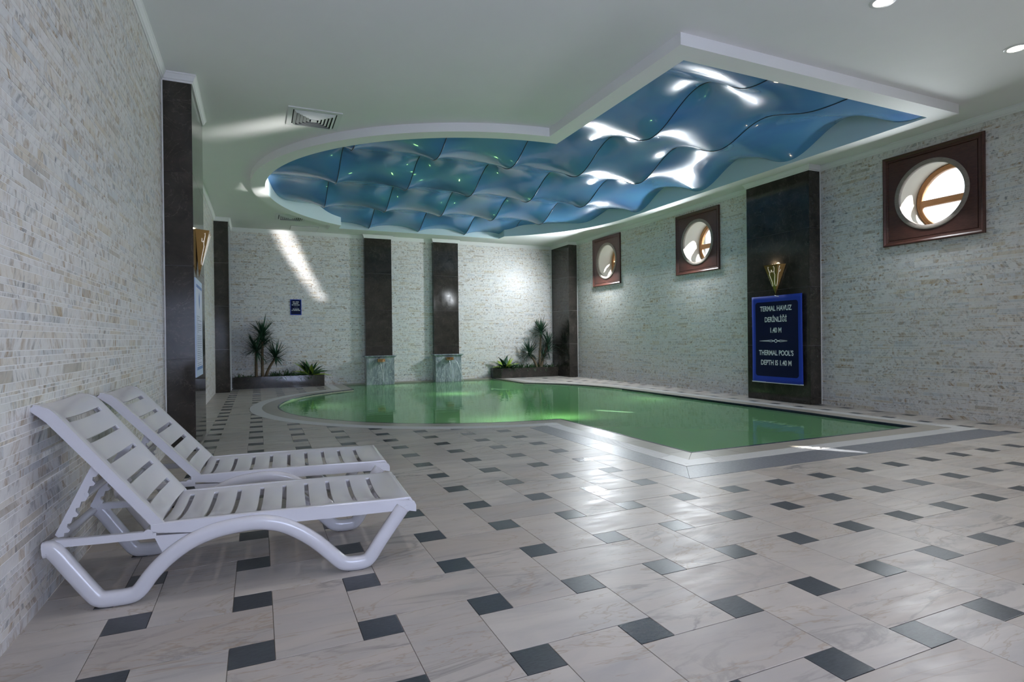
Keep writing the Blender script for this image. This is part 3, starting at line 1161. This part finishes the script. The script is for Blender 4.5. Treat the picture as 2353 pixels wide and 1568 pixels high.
def membrane_z(x, y):
    for a, b in zip(SPAN, SPAN[1:]):
        if a <= x <= b + 1e-9:
            m, h = (a + b) / 2, (b - a) / 2
            s = max(.26, math.cosh(KY * .92 * (x - m)) / math.cosh(KY * .92 * h))
            break
    else: s = 1
    z = ZM - AM * s * math.cos(KY * (y - Y_T))
    # the skin is pulled down to its fixing rail along the near edge
    if x > OPEN['x0'] - .01:
        L = .75 + 1.25 * math.exp(-((x - 5.955) / .55) ** 2)
        e = min(1, max(0, (y - OPEN['y0']) / L))
        e = e * e * (3 - 2 * e)
        z = z * e + (ZC - .085) * (1 - e)
    return z


def y_range(x):
    R, cx, cyy = OPEN['R'], OPEN['cx'], OPEN['cyy']
    d = R * R - (x - cx) ** 2
    if x > OPEN['x1'] - 1e-6: return OPEN['y0'], cyy + (math.sqrt(d) if d > 0 else 0)
    r = math.sqrt(max(d, 0))
    lo = OPEN['y0'] if x >= OPEN['x0'] else cyy - r
    hi = OPEN['yend'] if OPEN['xb0'] <= x <= OPEN['xb1'] else cyy + r
    return lo, hi


mem = thing('stretch_ceiling', 'glossy blue wave-shaped stretch ceiling set in the recess above the pool', 'ceiling membrane', (3.72, 10.2, ZM))
ys = np.arange(4.2, 13.7, .05)
edges = [.141] + SEAMS + [7.2995]
for a, b in zip(edges, edges[1:]):
    xs = list(np.linspace(a, b, 25))
    for brk in (OPEN['x0'], OPEN['xb0'], OPEN['xb1']):
        if a < brk < b: xs += [brk - .0006, brk + .0006]
    xs = sorted(xs)
    mb = MB()
    grid = []
    for x in xs:
        lo, hi = y_range(x)
        row = [min(max(y, lo + .001), hi - .001) for y in ys]
        grid.append([(x, y, membrane_z(x, y)) for y in row])
    k = len(ys)
    vs = [p for r in grid for p in r]
    fs = []
    for i in range(len(xs) - 1):
        for j in range(k - 1):
            p = [i * k + j, (i + 1) * k + j, (i + 1) * k + j + 1, i * k + j + 1]
            if abs(vs[p[0]][1] - vs[p[3]][1]) < 1e-6 and abs(vs[p[1]][1] - vs[p[2]][1]) < 1e-6: continue
            if xs[i + 1] - xs[i] < .002 and max(abs(vs[p[0]][1] - vs[p[1]][1]), abs(vs[p[3]][1] - vs[p[2]][1])) > .1: continue
            fs.append(tuple(p[::-1]))
    mb.add(vs, fs)
    me = mb.mesh('membrane_panel', None, False, mem.location)
    bm = bmesh.new()
    bm.from_mesh(me)
    bmesh.ops.remove_doubles(bm, verts=bm.verts, dist=2e-5)
    bmesh.ops.dissolve_degenerate(bm, edges=bm.edges, dist=1e-6)
    bmesh.ops.delete(bm, geom=[v for v in bm.verts if not v.link_faces], context='VERTS')
    bm.to_mesh(me)
    bm.free()
    me.polygons.foreach_set('use_smooth', [True] * len(me.polygons))
    obj('membrane_panel', me, M['membrane'], mem)
for x in SEAMS:
    lo, hi = y_range(x)
    mb = MB()
    mb.tube([(x, y, membrane_z(x, y) - .002) for y in np.linspace(lo + .002, hi - .002, int((hi - lo) / .06))], .0065, 6)
    wpart('membrane_seam', mb, M['seam'], mem, 180)

# ------------------------------------------------------------------ ceiling fittings
for cx_, cyy_, lab in ((.65, 7.28, 'square louvred ceiling vent beside the curved rim, nearer the camera'), (.68, 13.28, 'square louvred ceiling vent far off near the back wall')):
    t = thing('ceiling_vent', lab, 'vent', (cx_, cyy_, ZC))
    mb = MB()
    mb.box(cx_ - .25, cx_ + .25, cyy_ - .25, cyy_ + .25, ZC - .004, ZC - .002)
    wpart('void', mb, M['black'], t)

    def frame(r0, r1, z0, z1, zi0, zi1):
        q = MB()
        for sd in range(4):
            rings = []
            for e in (-1, 1):
                ring = []
                for r, z in ((r1, z0), (r0, zi0), (r0, zi1), (r1, z1)):
                    p = [(r, e * r), (-e * r, r), (-r, -e * r), (e * r, -r)][sd]
                    ring.append((cx_ + p[0], cyy_ + p[1], z))
                rings.append(ring)
            q.loft(rings, True, True)
        return q
    wpart('frame', frame(.245, .30, ZC - .012, ZC, ZC - .014, ZC), M['vent'], t)
    for kk in range(5):
        r1 = .232 - kk * .038
        wpart('louvre', frame(r1 - .030, r1, ZC - .012 - .001 * kk, ZC - .010 - .001 * kk, ZC - .034, ZC - .032), M['vent'], t)
    mb = MB()
    mb.box(cx_ - .034, cx_ + .034, cyy_ - .034, cyy_ + .034, ZC - .034, ZC - .03)
    wpart('core_plate', mb, M['vent'], t)
t = thing('access_panel', 'flat white access panel in the ceiling close to the back wall', 'panel', (1.04, 14.46, ZC))
mb = MB()
mb.box(.73, 1.35, 14.19, 14.73, ZC - .006, ZC)
wpart('panel_frame', mb, M['joint'], t)
mb = MB()
mb.box(.738, 1.342, 14.198, 14.722, ZC - .016, ZC - .004)
wpart('panel_leaf', mb, M['white'], t)

DL = [(4.63, 3.0, 'recessed ceiling downlight at the top edge above the pool bay'), (6.56, 3.0, 'recessed ceiling downlight nearest the right wall'),
      (2.7, 3.0, None), (.8, 3.0, None), (.8, .6, None), (2.7, .6, None), (4.63, .6, None), (6.56, .6, None)]  # those without a label are assumed, out of view
for x, y, lab in DL:
    lamp('downlight_beam', 'SPOT', (x, y, ZC - .03), (0, 0, -1), 34, (1, .93, .87), spot_size=math.radians(125), spot_blend=.9, shadow_soft_size=.06)
    t = thing('downlight', lab or 'assumed recessed ceiling downlight out of view above the camera', 'downlight', (x, y, ZC), group=None if lab else 'assumed downlights over the viewer')
    mb = MB()
    mb.lathe([(.098, 0), (.098, -.004), (.092, -.008), (.072, -.008), (.066, -.002)], (x, y, ZC), 40)
    wpart('trim_ring', mb, M['white'], t, 40)
    mb = MB()
    mb.lathe([(.067, -.004), (.03, -.0055), (.001, -.006)], (x, y, ZC), 40)
    wpart('lens', mb, M['lens'], t, 60)

# ------------------------------------------------------------------ wall sconces


def sconce(px, py, sgn, label):
    """faceted brass cone on a pilaster face that looks along sgn*x"""
    t = thing('wall_sconce', label, 'wall lamp', (px, py, 1.79))
    top, bot = 2.28, 1.79
    pl_ = [(0, -.20), (.125, -.14), (.125, .14), (0, .20)]
    tip = (px + sgn * .012, py, bot)
    for kk in range(3):
        a, b = pl_[kk], pl_[kk + 1]
        A, B_ = Vector((px + sgn * a[0], py + a[1], top)), Vector((px + sgn * b[0], py + b[1], top))
        T = Vector(tip)
        nrm_ = (B_ - A).cross(T - A).normalized()
        if nrm_.x * sgn < 0: nrm_ = -nrm_
        mid = T.lerp((A + B_) / 2, .16)
        Al, Bl = T.lerp(A, .17), T.lerp(B_, .17)
        th = nrm_ * -.004
        mb = MB()
        mb.add([A, B_, Bl, Al, A + th, B_ + th, Bl + th, Al + th], [(0, 1, 2, 3), (7, 6, 5, 4), (0, 4, 5, 1), (1, 5, 6, 2), (2, 6, 7, 3), (3, 7, 4, 0)])
        fc = wpart('brass_face', mb, M['brass'], t)
        # lit scrollwork cut into the face

        def P(u, v):     # u across -1..1, v down 0..1
            E0, E1 = A.lerp(T, v), B_.lerp(T, v)
            return E0.lerp(E1, (u + 1) / 2) + nrm_ * .0015
        for s in ((-1, 1) if kk == 1 else ((1,) if kk == 0 else (-1,))):
            curves = [[(.30, .08), (.42, .06), (.46, .12), (.40, .20), (.36, .28), (.46, .34), (.40, .42), (.30, .55), (.28, .66), (.42, .72)],
                      [(.10, .20), (.02, .17), (.05, .24), (.20, .25), (.30, .22)]]
            mb = MB()
            for cv in curves:
                mb.tube([P(s * u * (1.0 + v * .8), v) for u, v in cv], [.0022] + [.0036] * (len(cv) - 2) + [.0026], 6)
            wpart('lit_scroll', mb, M['glow'], fc, 180)
    mb = MB()
    q = [Vector(tip).lerp(Vector((px + sgn * a[0], py + a[1], top)), .172) for a in pl_]
    mb.add([*q, tip], [(0, 1, 4), (1, 2, 4), (2, 3, 4), (3, 0, 4)])
    wpart('tip', mb, M['brassdark'], t)
    mb = MB()
    mb.add([(px + sgn * .004, py - .15, top - .03), (px + sgn * .1, py - .07, top - .03), (px + sgn * .1, py + .07, top - .03), (px + sgn * .004, py + .15, top - .03)], [(0, 1, 2, 3)])
    wpart('diffuser', mb, M['glow'], t)


sconce(xl1, 6.98, 1, 'faceted brass wall sconce with scroll cut-outs above the long poster')
sconce(xr1, 6.98, -1, 'faceted brass wall sconce above the blue depth banner')
for sx_, sg in ((xl1, 1), (xr1, -1)):
    lamp('sconce_glow', 'POINT', (sx_ + sg * .05, 6.98, 2.30), (0, 0, 1), 1.2, (1, .85, .6), shadow_soft_size=.03)


# ------------------------------------------------------------------ signs
def text(body, parent, x, y, z, size, rot, mat, sx=1.0, align='CENTER'):
    c = bpy.data.curves.new('lettering', 'FONT')
    c.body = body
    c.size = size
    c.align_x = align
    c.align_y = 'CENTER'
    c.extrude = .0004
    c.offset = size * .022
    o = bpy.data.objects.new('lettering', c)
    COL.objects.link(o)
    c.materials.append(mat)
    me = bpy.data.meshes.new_from_object(o)
    bpy.data.objects.remove(o)
    o = obj('lettering', me, None, parent, (x, y, z))
    o.rotation_euler = rot
    o.scale = (sx, 1, 1)
    return o


def rrect(cx_, cz, w, h, r, n=8):
    pts = []
    for (ax, az, a0) in ((1, 1, 0), (-1, 1, 1), (-1, -1, 2), (1, -1, 3)):
        for i in range(n + 1):
            a = PI / 2 * (a0 + i / n)
            pts.append((cx_ + ax * (w / 2 - r) + r * math.cos(a), cz + az * (h / 2 - r) + r * math.sin(a)))
    return pts


# hanging banner on the right pilaster: face looks along -x, its right edge is at smaller y
BW, BH = 1.03, 1.46
t = thing('depth_banner', 'royal blue banner with white pool depth lettering on the right pilaster', 'sign', (xr1 - .035, 6.955, 1.04))
NB = 24
rings = []
bx = lambda u, v: .012 * math.sin(u * 4.0 + v * 2.2) + .010 * (v + .5) ** 2 * u     # slight curl of the vinyl
mb = MB()
gv = []
for i in range(NB + 1):
    for j in range(NB + 1):
        u, v = i / NB - .5, j / NB - .5
        gv.append((bx(u, v), u * BW, v * BH))
mb.add(gv, [(i * (NB + 1) + j, i * (NB + 1) + j + 1, (i + 1) * (NB + 1) + j + 1, (i + 1) * (NB + 1) + j) for i in range(NB) for j in range(NB)])
o = part('banner_sheet', mb, M['signblue'], t, 180)
sm = o.modifiers.new('thickness', 'SOLIDIFY')
sm.thickness = .003
mb = MB()
pts = rrect(0, 0, BW - .15, BH - .20, .05)
k = len(pts)
mb.add([(bx(0, 0) - .0, p[0], p[1]) for p in pts] + [(0, 0, 0)], [(i, (i + 1) % k, k) for i in range(k)])
bm = bmesh.new()
me = mb.mesh('banner_field')
bm.from_mesh(me)
bmesh.ops.subdivide_edges(bm, edges=bm.edges, cuts=6, use_grid_fill=True)
for v in bm.verts: v.co.x = bx(v.co.y / BW, v.co.z / BH) - .0045
bm.to_mesh(me)
bm.free()
obj('banner_field', me, M['signnavy'], t)
ROT = (PI / 2, 0, -PI / 2)
for body, z, s, sx in (('TERMAL HAVUZ', .51, .118, .74), ('DERİNLİĞİ', .325, .118, .74), ('1.40 M', .145, .118, .74), ("THERMAL POOL'S", -.235, .118, .74), ('DEPTH IS 1.40 M', -.40, .118, .74)):
    text(body, t, -.0165, 0, z, s, ROT, M['signwhite'], sx)
mb = MB()
X = -.012
for s in (-1, 1):
    mb.tube([(X, s * .03, -.03), (X, s * .09, -.018), (X, s * .16, -.022), (X, s * .34, -.032)], [.006, .005, .004, .0015], 6)
    mb.tube([(X, s * .03, -.03), (X, s * .09, -.045), (X, s * .16, -.038), (X, s * .34, -.032)], [.006, .005, .004, .0015], 6)
mb.tube([(X, .025 * math.cos(a), -.031 + .025 * math.sin(a)) for a in [2 * PI * i / 20 for i in range(21)]], .005, 6)
part('ornament', mb, M['signwhite'], t, 180)
mb = MB()
mb.box(-.006, .004, -BW / 2, BW / 2, -BH / 2 - .012, -BH / 2 + .004)
part('hem_rod', mb, M['signwhite'], t)
mb = MB()
mb.tube([(-.004, .02, BH / 2), (-.01, -.02, BH / 2 - .012), (-.008, -.06, BH / 2 - .02)], .006, 6)
part('hook', mb, M['bead'], t, 180)

# small notice on the back wall
t = thing('wall_notice', 'small navy notice with white lines on the back wall above the left planter', 'sign', (.86, YB - .012, 1.925))
mb = MB()
mb.box(-.127, .127, -.004, .010, -.19, .19)
part('board', mb, M['signblue'], t)
mb = MB()
mb.prism(rrect(0, 0, .222, .345, .02), 0, .002)
mb.v = [(p[0], -.004 - p[2], p[1]) for p in mb.v]
part('field', mb, M['signnavy'], t)
for z, ws in ((.128, ((-.072, -.022), (-.004, .07))), (.092, ((-.066, .062),)), (.054, ((-.092, -.052), (-.044, .018), (.026, .085))), (.006, ((-.045, .05),)), (-.046, ((-.07, -.03), (-.024, .018), (.024, .07))), (-.078, ((-.10, -.06), (-.052, .04), (.048, .10)))):
    mb = MB()
    for a, b in ws:
        q = a
        while q < b - .004:
            mb.box(q, min(q + .0095, b), -.0075, -.006, z - .008, z + .008) if z != .006 else mb.box(q, min(q + .013, b), -.0075, -.006, z - .0015, z + .0015)
            q += .0125
    part('lettering', mb, M['signwhite'], t)

# tall poster on the left pilaster
t = thing('rules_poster', 'tall narrow pale blue poster of printed lines on the left pilaster', 'poster', (xl1 + .006, 6.975, 1.25))
PW, PH = .74, 1.02
mb = MB()
mb.box(-.006, .003, -PW / 2, PW / 2, -PH / 2, PH / 2)
part('board', mb, M['paper'], t)
mb = MB()
mb.box(.003, .0038, -PW / 2 + .08, PW / 2 - .05, -PH / 2 + .07, PH / 2 - .05)
part('sheet', mb, plain('white_poster_paper', (.66, .69, .84), .35), t)
for z in (PH / 2 - .075, -PH / 2 + .085):
    mb = MB()
    mb.box(.0038, .0046, -PW / 2 + .08, PW / 2 - .05, z - .016, z + .016)
    part('blue_bar', mb, M['ink'], t)
mb = MB()
em = [(0, .33), (.045, .29), (.06, .25), (.045, .21), (.02, .18), (0, .155), (-.02, .18), (-.045, .21), (-.06, .25), (-.045, .29)]
mb.prism([(p[0] + .02, p[1] + .05) for p in em], .0038, .0046)
mb.v = [(p[2], p[0], p[1]) for p in mb.v]
part('emblem', mb, M['ink'], t)
rg = random.Random(5)
mb = MB()
z = .12
for q in range(26):
    w = rg.choice((.52, .50, .46, .52, .30, .16, .50, .05))
    mb.box(.0038, .0045, -PW / 2 + .12, -PW / 2 + .12 + w, z - .004, z + .004)
    z -= .0205
part('lettering', mb, M['greyink'], t)


# ------------------------------------------------------------------ sun loungers
LW = .66      # overall width


def smooth_path(pts, n=6):
    """Catmull-Rom through the given points"""
    P_ = [Vector(p) for p in pts]
    P_ = [P_[0] * 2 - P_[1]] + P_ + [P_[-1] * 2 - P_[-2]]
    out = []
    for i in range(1, len(P_) - 2):
        for k in range(n):
            t_ = k / n
            a, b, c, d = P_[i - 1:i + 3]
            out.append(.5 * ((2 * b) + (c - a) * t_ + (2 * a - 5 * b + 4 * c - d) * t_ ** 2 + (3 * b - a - 3 * c + d) * t_ ** 3))
    out.append(P_[-2])
    return out


def slotted_sheet(us, ws, slots, fz):
    """sheet over the grid us x ws with slots (u0,u1,w0,w1) left open; fz(u,w) -> point"""
    mb = MB()
    kw = len(ws)
    mb.v = [tuple(fz(u, w)) for u in us for w in ws]
    for i in range(len(us) - 1):
        for j in range(kw - 1):
            um, wm_ = (us[i] + us[i + 1]) / 2, (ws[j] + ws[j + 1]) / 2
            if any(a < um < b and c < wm_ < d for a, b, c, d in slots): continue
            mb.f.append((i * kw + j, (i + 1) * kw + j, (i + 1) * kw + j + 1, i * kw + j + 1))
    return mb


def lounger(label, loc, rz, recline):
    t = thing('sun_lounger', label, 'sun lounger', loc, rz, 'white sun loungers by the left wall')
    PLm = M['plastic']
    # side legs: one bent tube per side, from the head end down, over the arch and up to the foot end
    leg = smooth_path([(-.232, 0, .268), (-.20, 0, .262), (-.135, 0, .165), (-.075, 0, .075), (-.045, 0, .040), (-.005, 0, .034), (.055, 0, .034), (.095, 0, .048), (.145, 0, .115), (.205, 0, .175), (.29, 0, .232), (.39, 0, .267), (.50, 0, .281), (.58, 0, .279), (.66, 0, .258), (.74, 0, .213), (.81, 0, .158), (.87, 0, .098), (.915, 0, .052), (.945, 0, .036), (.985, 0, .032), (1.025, 0, .034), (1.055, 0, .052), (1.11, 0, .132), (1.215, 0, .272)], 4)
    for w in (.026, LW - .026):
        mb = MB()
        mb.tube([(p.x, w, p.z) for p in leg], .033, 12, True, .78, (0, 1, 0), .72)
        part('leg_frame', mb, PLm, t, 50)
        sg = 1 if w < .3 else -1
        wa, wb = (w + sg * .006, w + sg * .032)
        wa, wb = min(wa, wb), max(wa, wb)
        # seat rail with rounded foot end
        mb = MB()
        top = [(.140, .322), (.30, .326), (.60, .326), (.90, .320), (1.10, .313), (1.20, .309), (1.25, .304), (1.275, .294), (1.283, .278)]
        bot = [(.140, .286), (.30, .268), (.60, .263), (.90, .258), (1.10, .257), (1.20, .256), (1.25, .25), (1.278, .244), (1.283, .243)]
        mb.loft([[(a[0], wa, b[1]), (a[0], wb, b[1]), (a[0], wb, a[1] - .003), (a[0], wb - .004, a[1]), (a[0], wa + .004, a[1]), (a[0], wa, a[1] - .003)] for a, b in zip(top, bot)], True, True)
        part('seat_rail', mb, PLm, t, 40)
        mb = MB()
        mb.loft([[(s, wa, z - .015), (s, wb, z - .015), (s, wb, z + .013), (s, wb - .003, z + .016), (s, wa + .003, z + .016), (s, wa, z + .013)] for s, z in ((-.215, .284), (.0, .279), (.16, .276))], True, True)
        part('head_rail', mb, PLm, t, 40)
        mb = MB()
        pg = [(.150, .272), (.36, .262), (.27, .215), (.195, .172), (.186, .185)]
        mb.add([(s, wa + .002, z) for s, z in pg] + [(s, wb - .002, z) for s, z in pg], [(0, 1, 2, 3, 4), (9, 8, 7, 6, 5)] + [(i, i + 5, (i + 1) % 5 + 5, (i + 1) % 5) for i in range(5)])
        part('gusset', mb, PLm, t)
        for s in (-.03, .985):
            mb = MB()
            mb.box(s - .035, s + .035, w - .012, w + .012, 0, .004)
            part('foot_pad', mb, M['rubber'], t)
    # seat
    sl = [(.215 + .1105 * k, .235 + .1105 * k, .10, LW - .10) for k in range(9)]
    us = sorted({.165, 1.135, 1.16, 1.185, 1.205, 1.225, 1.24, 1.255, 1.268, 1.277, 1.281, 1.283, *[s[0] for s in sl], *[s[1] for s in sl], *[s[0] - .04 for s in sl[1:]]})
    ws = [.034, .05, .075, .10, .14, .18, .24, .33, .42, .48, .52, LW - .10, LW - .075, LW - .05, LW - .034]

    def seat_pt(u, w):
        dish = 1 - ((w - LW / 2) / (LW / 2 - .05)) ** 2
        z = .322 - (.006 if u > .9 else 0) * (u - .9) / .3
        fade = 1 if u < 1.10 else max(0, 1 - (u - 1.10) / .12)
        z -= .030 * max(0, dish) * fade
        if 1.17 < u <= 1.24: z += .010 * math.sin((u - 1.17) / .07 * PI / 2) * max(.25, min(1, abs(dish) + .2))
        if u > 1.24: z += .010 - .075 * ((u - 1.24) / .043) ** 2.2
        return (u, w, z)
    o = part('seat', slotted_sheet(us, ws, sl, seat_pt), PLm, t, 50)
    md = o.modifiers.new('thickness', 'SOLIDIFY')
    md.thickness = .013
    md.offset = -1
    md = o.modifiers.new('edge', 'BEVEL')
    md.width = .002
    md.segments = 2
    md.limit_method = 'ANGLE'
    # backrest, built lying along +x from the hinge and then tilted up
    H = (.165, 0, .318)
    ang = recline
    bl = [(.085 + .1185 * k, .108 + .1185 * k, .105, LW - .105) for k in range(5)]
    ub = sorted({.0, .03, .055, .65, .60, .62, .665, .675, .682, *[s[0] for s in bl], *[s[1] for s in bl], *[s[0] - .04 for s in bl[1:]]})
    wbk = [.042, .055, .08, .105, .15, .20, .26, .33, .40, .46, .51, LW - .105, LW - .08, LW - .055, LW - .042]

    def back_pt(u, w):
        dish = 1 - ((w - LW / 2) / (LW / 2 - .06)) ** 2
        h = -.010 + .022 * max(0, dish)
        if u > .60: h += .034 * ((u - .60) / .082) ** 2
        return (u, w, h)
    mb = slotted_sheet(ub, wbk, bl, back_pt)
    bk = obj('backrest', mb.mesh('backrest', 50, True), PLm, t, H)
    bk.rotation_euler = (0, -(PI - ang), 0)
    md = bk.modifiers.new('thickness', 'SOLIDIFY')
    md.thickness = .012
    md.offset = 1
    md = bk.modifiers.new('edge', 'BEVEL')
    md.width = .002
    md.segments = 2
    md.limit_method = 'ANGLE'
    for w in (.044, LW - .044):
        mb = MB()
        pr = [(-.02, -.020, .018), (.0, -.022, .020), (.30, -.022, .020), (.60, -.022, .024), (.64, -.018, .030), (.668, -.002, .036), (.682, .016, .038)]
        # here local +z is the back of the rest once tilted
        mb.loft([[(u, w - .010, a), (u, w + .010, a), (u, w + .010, b), (u, w - .010, b)] for u, a, b in pr], True, True)
        part('backrest_rim', mb, PLm, bk, 40)
    # notched supports and cross bars
    D = Vector((math.cos(ang), 0, math.sin(ang)))
    nb = Vector((-math.sin(ang), 0, math.cos(ang)))
    d0 = Vector((-math.cos(PI - ang), 0, math.sin(PI - ang)))
    topP = Vector(H) + Vector((-math.cos(ang), 0, math.sin(ang))) * .36
    botP = Vector((-.205, 0, .292))
    ax = (botP - topP).normalized()
    sd = Vector((ax.z, 0, -ax.x))
    if sd.x < 0: sd = -sd
    L_ = (botP - topP).length
    for w in (.105, LW - .105):
        prof = [(0, -.020), (L_ * .98, -.016), (L_, 0.0), (L_ * .97, .016)]
        q = .93
        while q > .3:
            prof += [(L_ * q, .012), (L_ * (q - .02), .024), (L_ * (q - .05), .026), (L_ * (q - .075), .010), (L_ * (q - .11), .006), (L_ * (q - .13), .016)]
            q -= .20
        prof += [(L_ * .1, .022), (0, .022)]
        pt = [topP + ax * a + sd * b for a, b in prof]
        k = len(pt)
        mb = MB()
        mb.add([(p.x, w - .009, p.z) for p in pt] + [(p.x, w + .009, p.z) for p in pt], [tuple(range(k)), tuple(range(2 * k - 1, k - 1, -1))] + [(i, i + k, (i + 1) % k + k, (i + 1) % k) for i in range(k)])
        part('notched_support', mb, PLm, t)
    c = topP + ax * (L_ * .45) + sd * .01
    mb = MB()
    mb.tube([(c.x, .10, c.z), (c.x, LW - .10, c.z)], .016, 10)
    part('support_bar', mb, PLm, t, 60)
    for s, z in ((-.222, .268), (.13, .285), (1.235, .262)):
        mb = MB()
        mb.tube([(s, .03, z), (s, LW - .03, z)], .018, 10)
        part('cross_bar', mb, PLm, t, 60)
    return t


LA = math.atan2(2.818 - 2.867, .42 + .57)
lounger('white plastic sun lounger nearest the camera, slotted backrest raised against the stone wall', (-.57, 2.842, 0), LA, math.radians(52.5))
lounger('white plastic sun lounger standing behind the nearest one, before the dark pilaster', (-.505, 3.775, 0), LA, math.radians(48.5))


# ------------------------------------------------------------------ planters and plants
def planter(pts, label, c):
    t = thing('planter', label, 'planter', (c[0], c[1], 0))
    mb = MB()
    k = len(pts)
    mx, my = sum(p[0] for p in pts) / k, sum(p[1] for p in pts) / k
    inn = [(p[0] - math.copysign(.03, p[0] - mx), p[1] - math.copysign(.03, p[1] - my)) for p in pts]
    mb.add([(p[0], p[1], 0) for p in pts] + [(p[0], p[1], .272) for p in pts] + [(p[0], p[1], .272) for p in inn] + [(p[0], p[1], .22) for p in inn],
           [f for i in range(k) for j in [(i + 1) % k] for f in ((i, j, j + k, i + k), (i + k, j + k, j + 2 * k, i + 2 * k), (i + 2 * k, j + 2 * k, j + 3 * k, i + 3 * k))])
    wpart('box', mb, M['dmarble'], t)
    mb = MB()
    mb.poly(inn, .245)
    wpart('soil', mb, M['soil'], t)
    return t


PLY = 14.58
planter([(-.53, PLY), (1.47, PLY), (1.47, YB - .01), (-.53, YB - .01)], 'long dark marble planter box by the back left corner', (.47, 14.76))
planter([(6.14, PLY), (7.925, PLY), (7.925, YB - .01), (5.96, YB - .01), (5.96, PLY + .16)], 'dark marble planter box with a cut corner by the back right pilaster', (7.0, 14.76))


def blade(mb, base, dirv, length, width, droop, n=5, fold=.0):
    """tapering leaf that bends down"""
    d = Vector(dirv).normalized()
    side = d.cross(Vector((0, 0, 1)))
    if side.length < .05: side = Vector((1, 0, 0))
    side.normalize()
    nrm_ = side.cross(d)
    p = Vector(base)
    rows = []
    for i in range(n + 1):
        u = i / n
        w = width * (math.sin(PI * (.18 + .82 * u) ** .8) if u < 1 else 0) + .0006
        rows.append((p - side * w, p + nrm_ * fold * w, p + side * w))
        d = (d + Vector((0, 0, -droop / n))).normalized()
        p = p + d * (length / n)
    vs = [q for r in rows for q in r]
    fs = []
    for i in range(n):
        for j in range(2): fs.append((i * 3 + j, i * 3 + j + 1, i * 3 + j + 4, i * 3 + j + 3))
    vs = [(q.x, min(q.y, YB - .025), q.z) for q in vs]
    mb.add(vs, fs)


def rosette(c, n, length, width, rg, droop=.5, up=.2, fold=0):
    mb = MB()
    for i in range(n):
        a = 2 * PI * i / n * 2.4 + rg.uniform(-.3, .3)
        el = rg.uniform(-.35, 1.35) if up < .5 else rg.uniform(.3, 1.4)
        L = length * rg.uniform(.75, 1.1)
        blade(mb, (c[0], c[1], c[2] + rg.uniform(-.06, .05)), (math.cos(a) * math.cos(el), math.sin(a) * math.cos(el), math.sin(el)), L, width, droop * (1 - .5 * max(0, math.sin(el))), 5, fold)
    return mb


def dracaena(label, base, stems, seed):
    rg = random.Random(seed)
    t = thing('dracaena_palm', label, 'plant', (base[0], base[1], .24))
    for (dx, top, bend, crown_) in stems:
        mb = MB()
        pts = [(base[0] + dx + (bend) * (u ** 1.5), base[1] + .02 * dx, .23 + (top - .23) * u) for u in [i / 10 for i in range(11)]]
        mb.tube(pts, [.034 - .012 * i / 10 + .002 * (i % 2) for i in range(11)], 10)
        wpart('stem', mb, M['bark'], t, 60)
        e = pts[-1]
        for (n_, L, zoff) in crown_:
            n_ = int(n_ * 1.4)
            tag(wpart('leaf_head', rosette((e[0], e[1], e[2] + zoff), n_, L * 1.15, .015, rg), M['leafdark'], t, None, False), kind='stuff')
    return t


dracaena('dark green dracaena with three bare stems in the left planter', (.06, 14.70), [(-.10, .86, 0, [(64, .42, .02)]), (.03, 1.20, .01, [(70, .44, .03), (26, .40, -.18)]), (.10, .70, .22, [(62, .42, .0)])], 1)
dracaena('dark green dracaena with leaning stem in the right planter', (7.38, 14.70), [(.0, 1.28, .06, [(66, .40, .0)]), (.06, .92, .22, [(50, .38, .0), (18, .34, -.2)]), (-.08, .66, -.24, [(58, .42, 0)]), (.07, .55, .06, [(24, .30, 0)])], 2)


def fern(label, c, n, L, w, matkeys, seed, name='broad_leaf_plant'):
    rg = random.Random(seed)
    t = thing(name, label, 'plant', (c[0], c[1], .24))
    for i in range(n):
        a = 2 * PI * i / n + rg.uniform(-.25, .25)
        el = rg.uniform(.35, 1.2)
        mb = MB()
        blade(mb, (c[0], c[1], .23), (math.cos(a) * math.cos(el), math.sin(a) * math.cos(el) * .55, math.sin(el)), L * rg.uniform(.7, 1.1), w, .75, 7, .5)
        wpart('leaf', mb, M[rg.choice(matkeys)], t, None, False)
    return t


fern('low plant with broad lime and dark leaves at the right end of the left planter', (1.16, 14.72), 24, .54, .06, ('leafdark', 'leafdark', 'leaflime', 'leafmid'), 3)
fern('upright lime and dark leaf plant at the left end of the right planter', (6.36, 14.74), 24, .56, .06, ('leafdark', 'leafdark', 'leaflime', 'leafmid'), 4)


def ground(label, x0, x1, y0, y1, n, seed, L=.23):
    rg = random.Random(seed)
    mb = MB()
    for i in range(n):
        a, el = rg.uniform(0, 2 * PI), rg.uniform(.1, 1.3)
        blade(mb, (rg.uniform(x0, x1), rg.uniform(y0, y1), .24), (math.cos(a) * math.cos(el), math.sin(a) * math.cos(el), math.sin(el)), L * rg.uniform(.5, 1.2), .011, .9, 3)
    return tag(obj('ground_cover', mb.mesh('ground_cover', None, False, None), M['leafmid']), label, 'plant', kind='stuff')


ground('low trailing greenery between dracaena and broad leaves in the left planter', .25, 1.38, PLY + .05, YB - .08, 420, 5)
ground('sparse low greenery left of the stems in the left planter', -.46, -.12, PLY + .05, YB - .08, 90, 6, .13)
ground('low trailing greenery filling the right planter round the stems', 6.1, 7.86, PLY + .05, YB - .08, 620, 7)
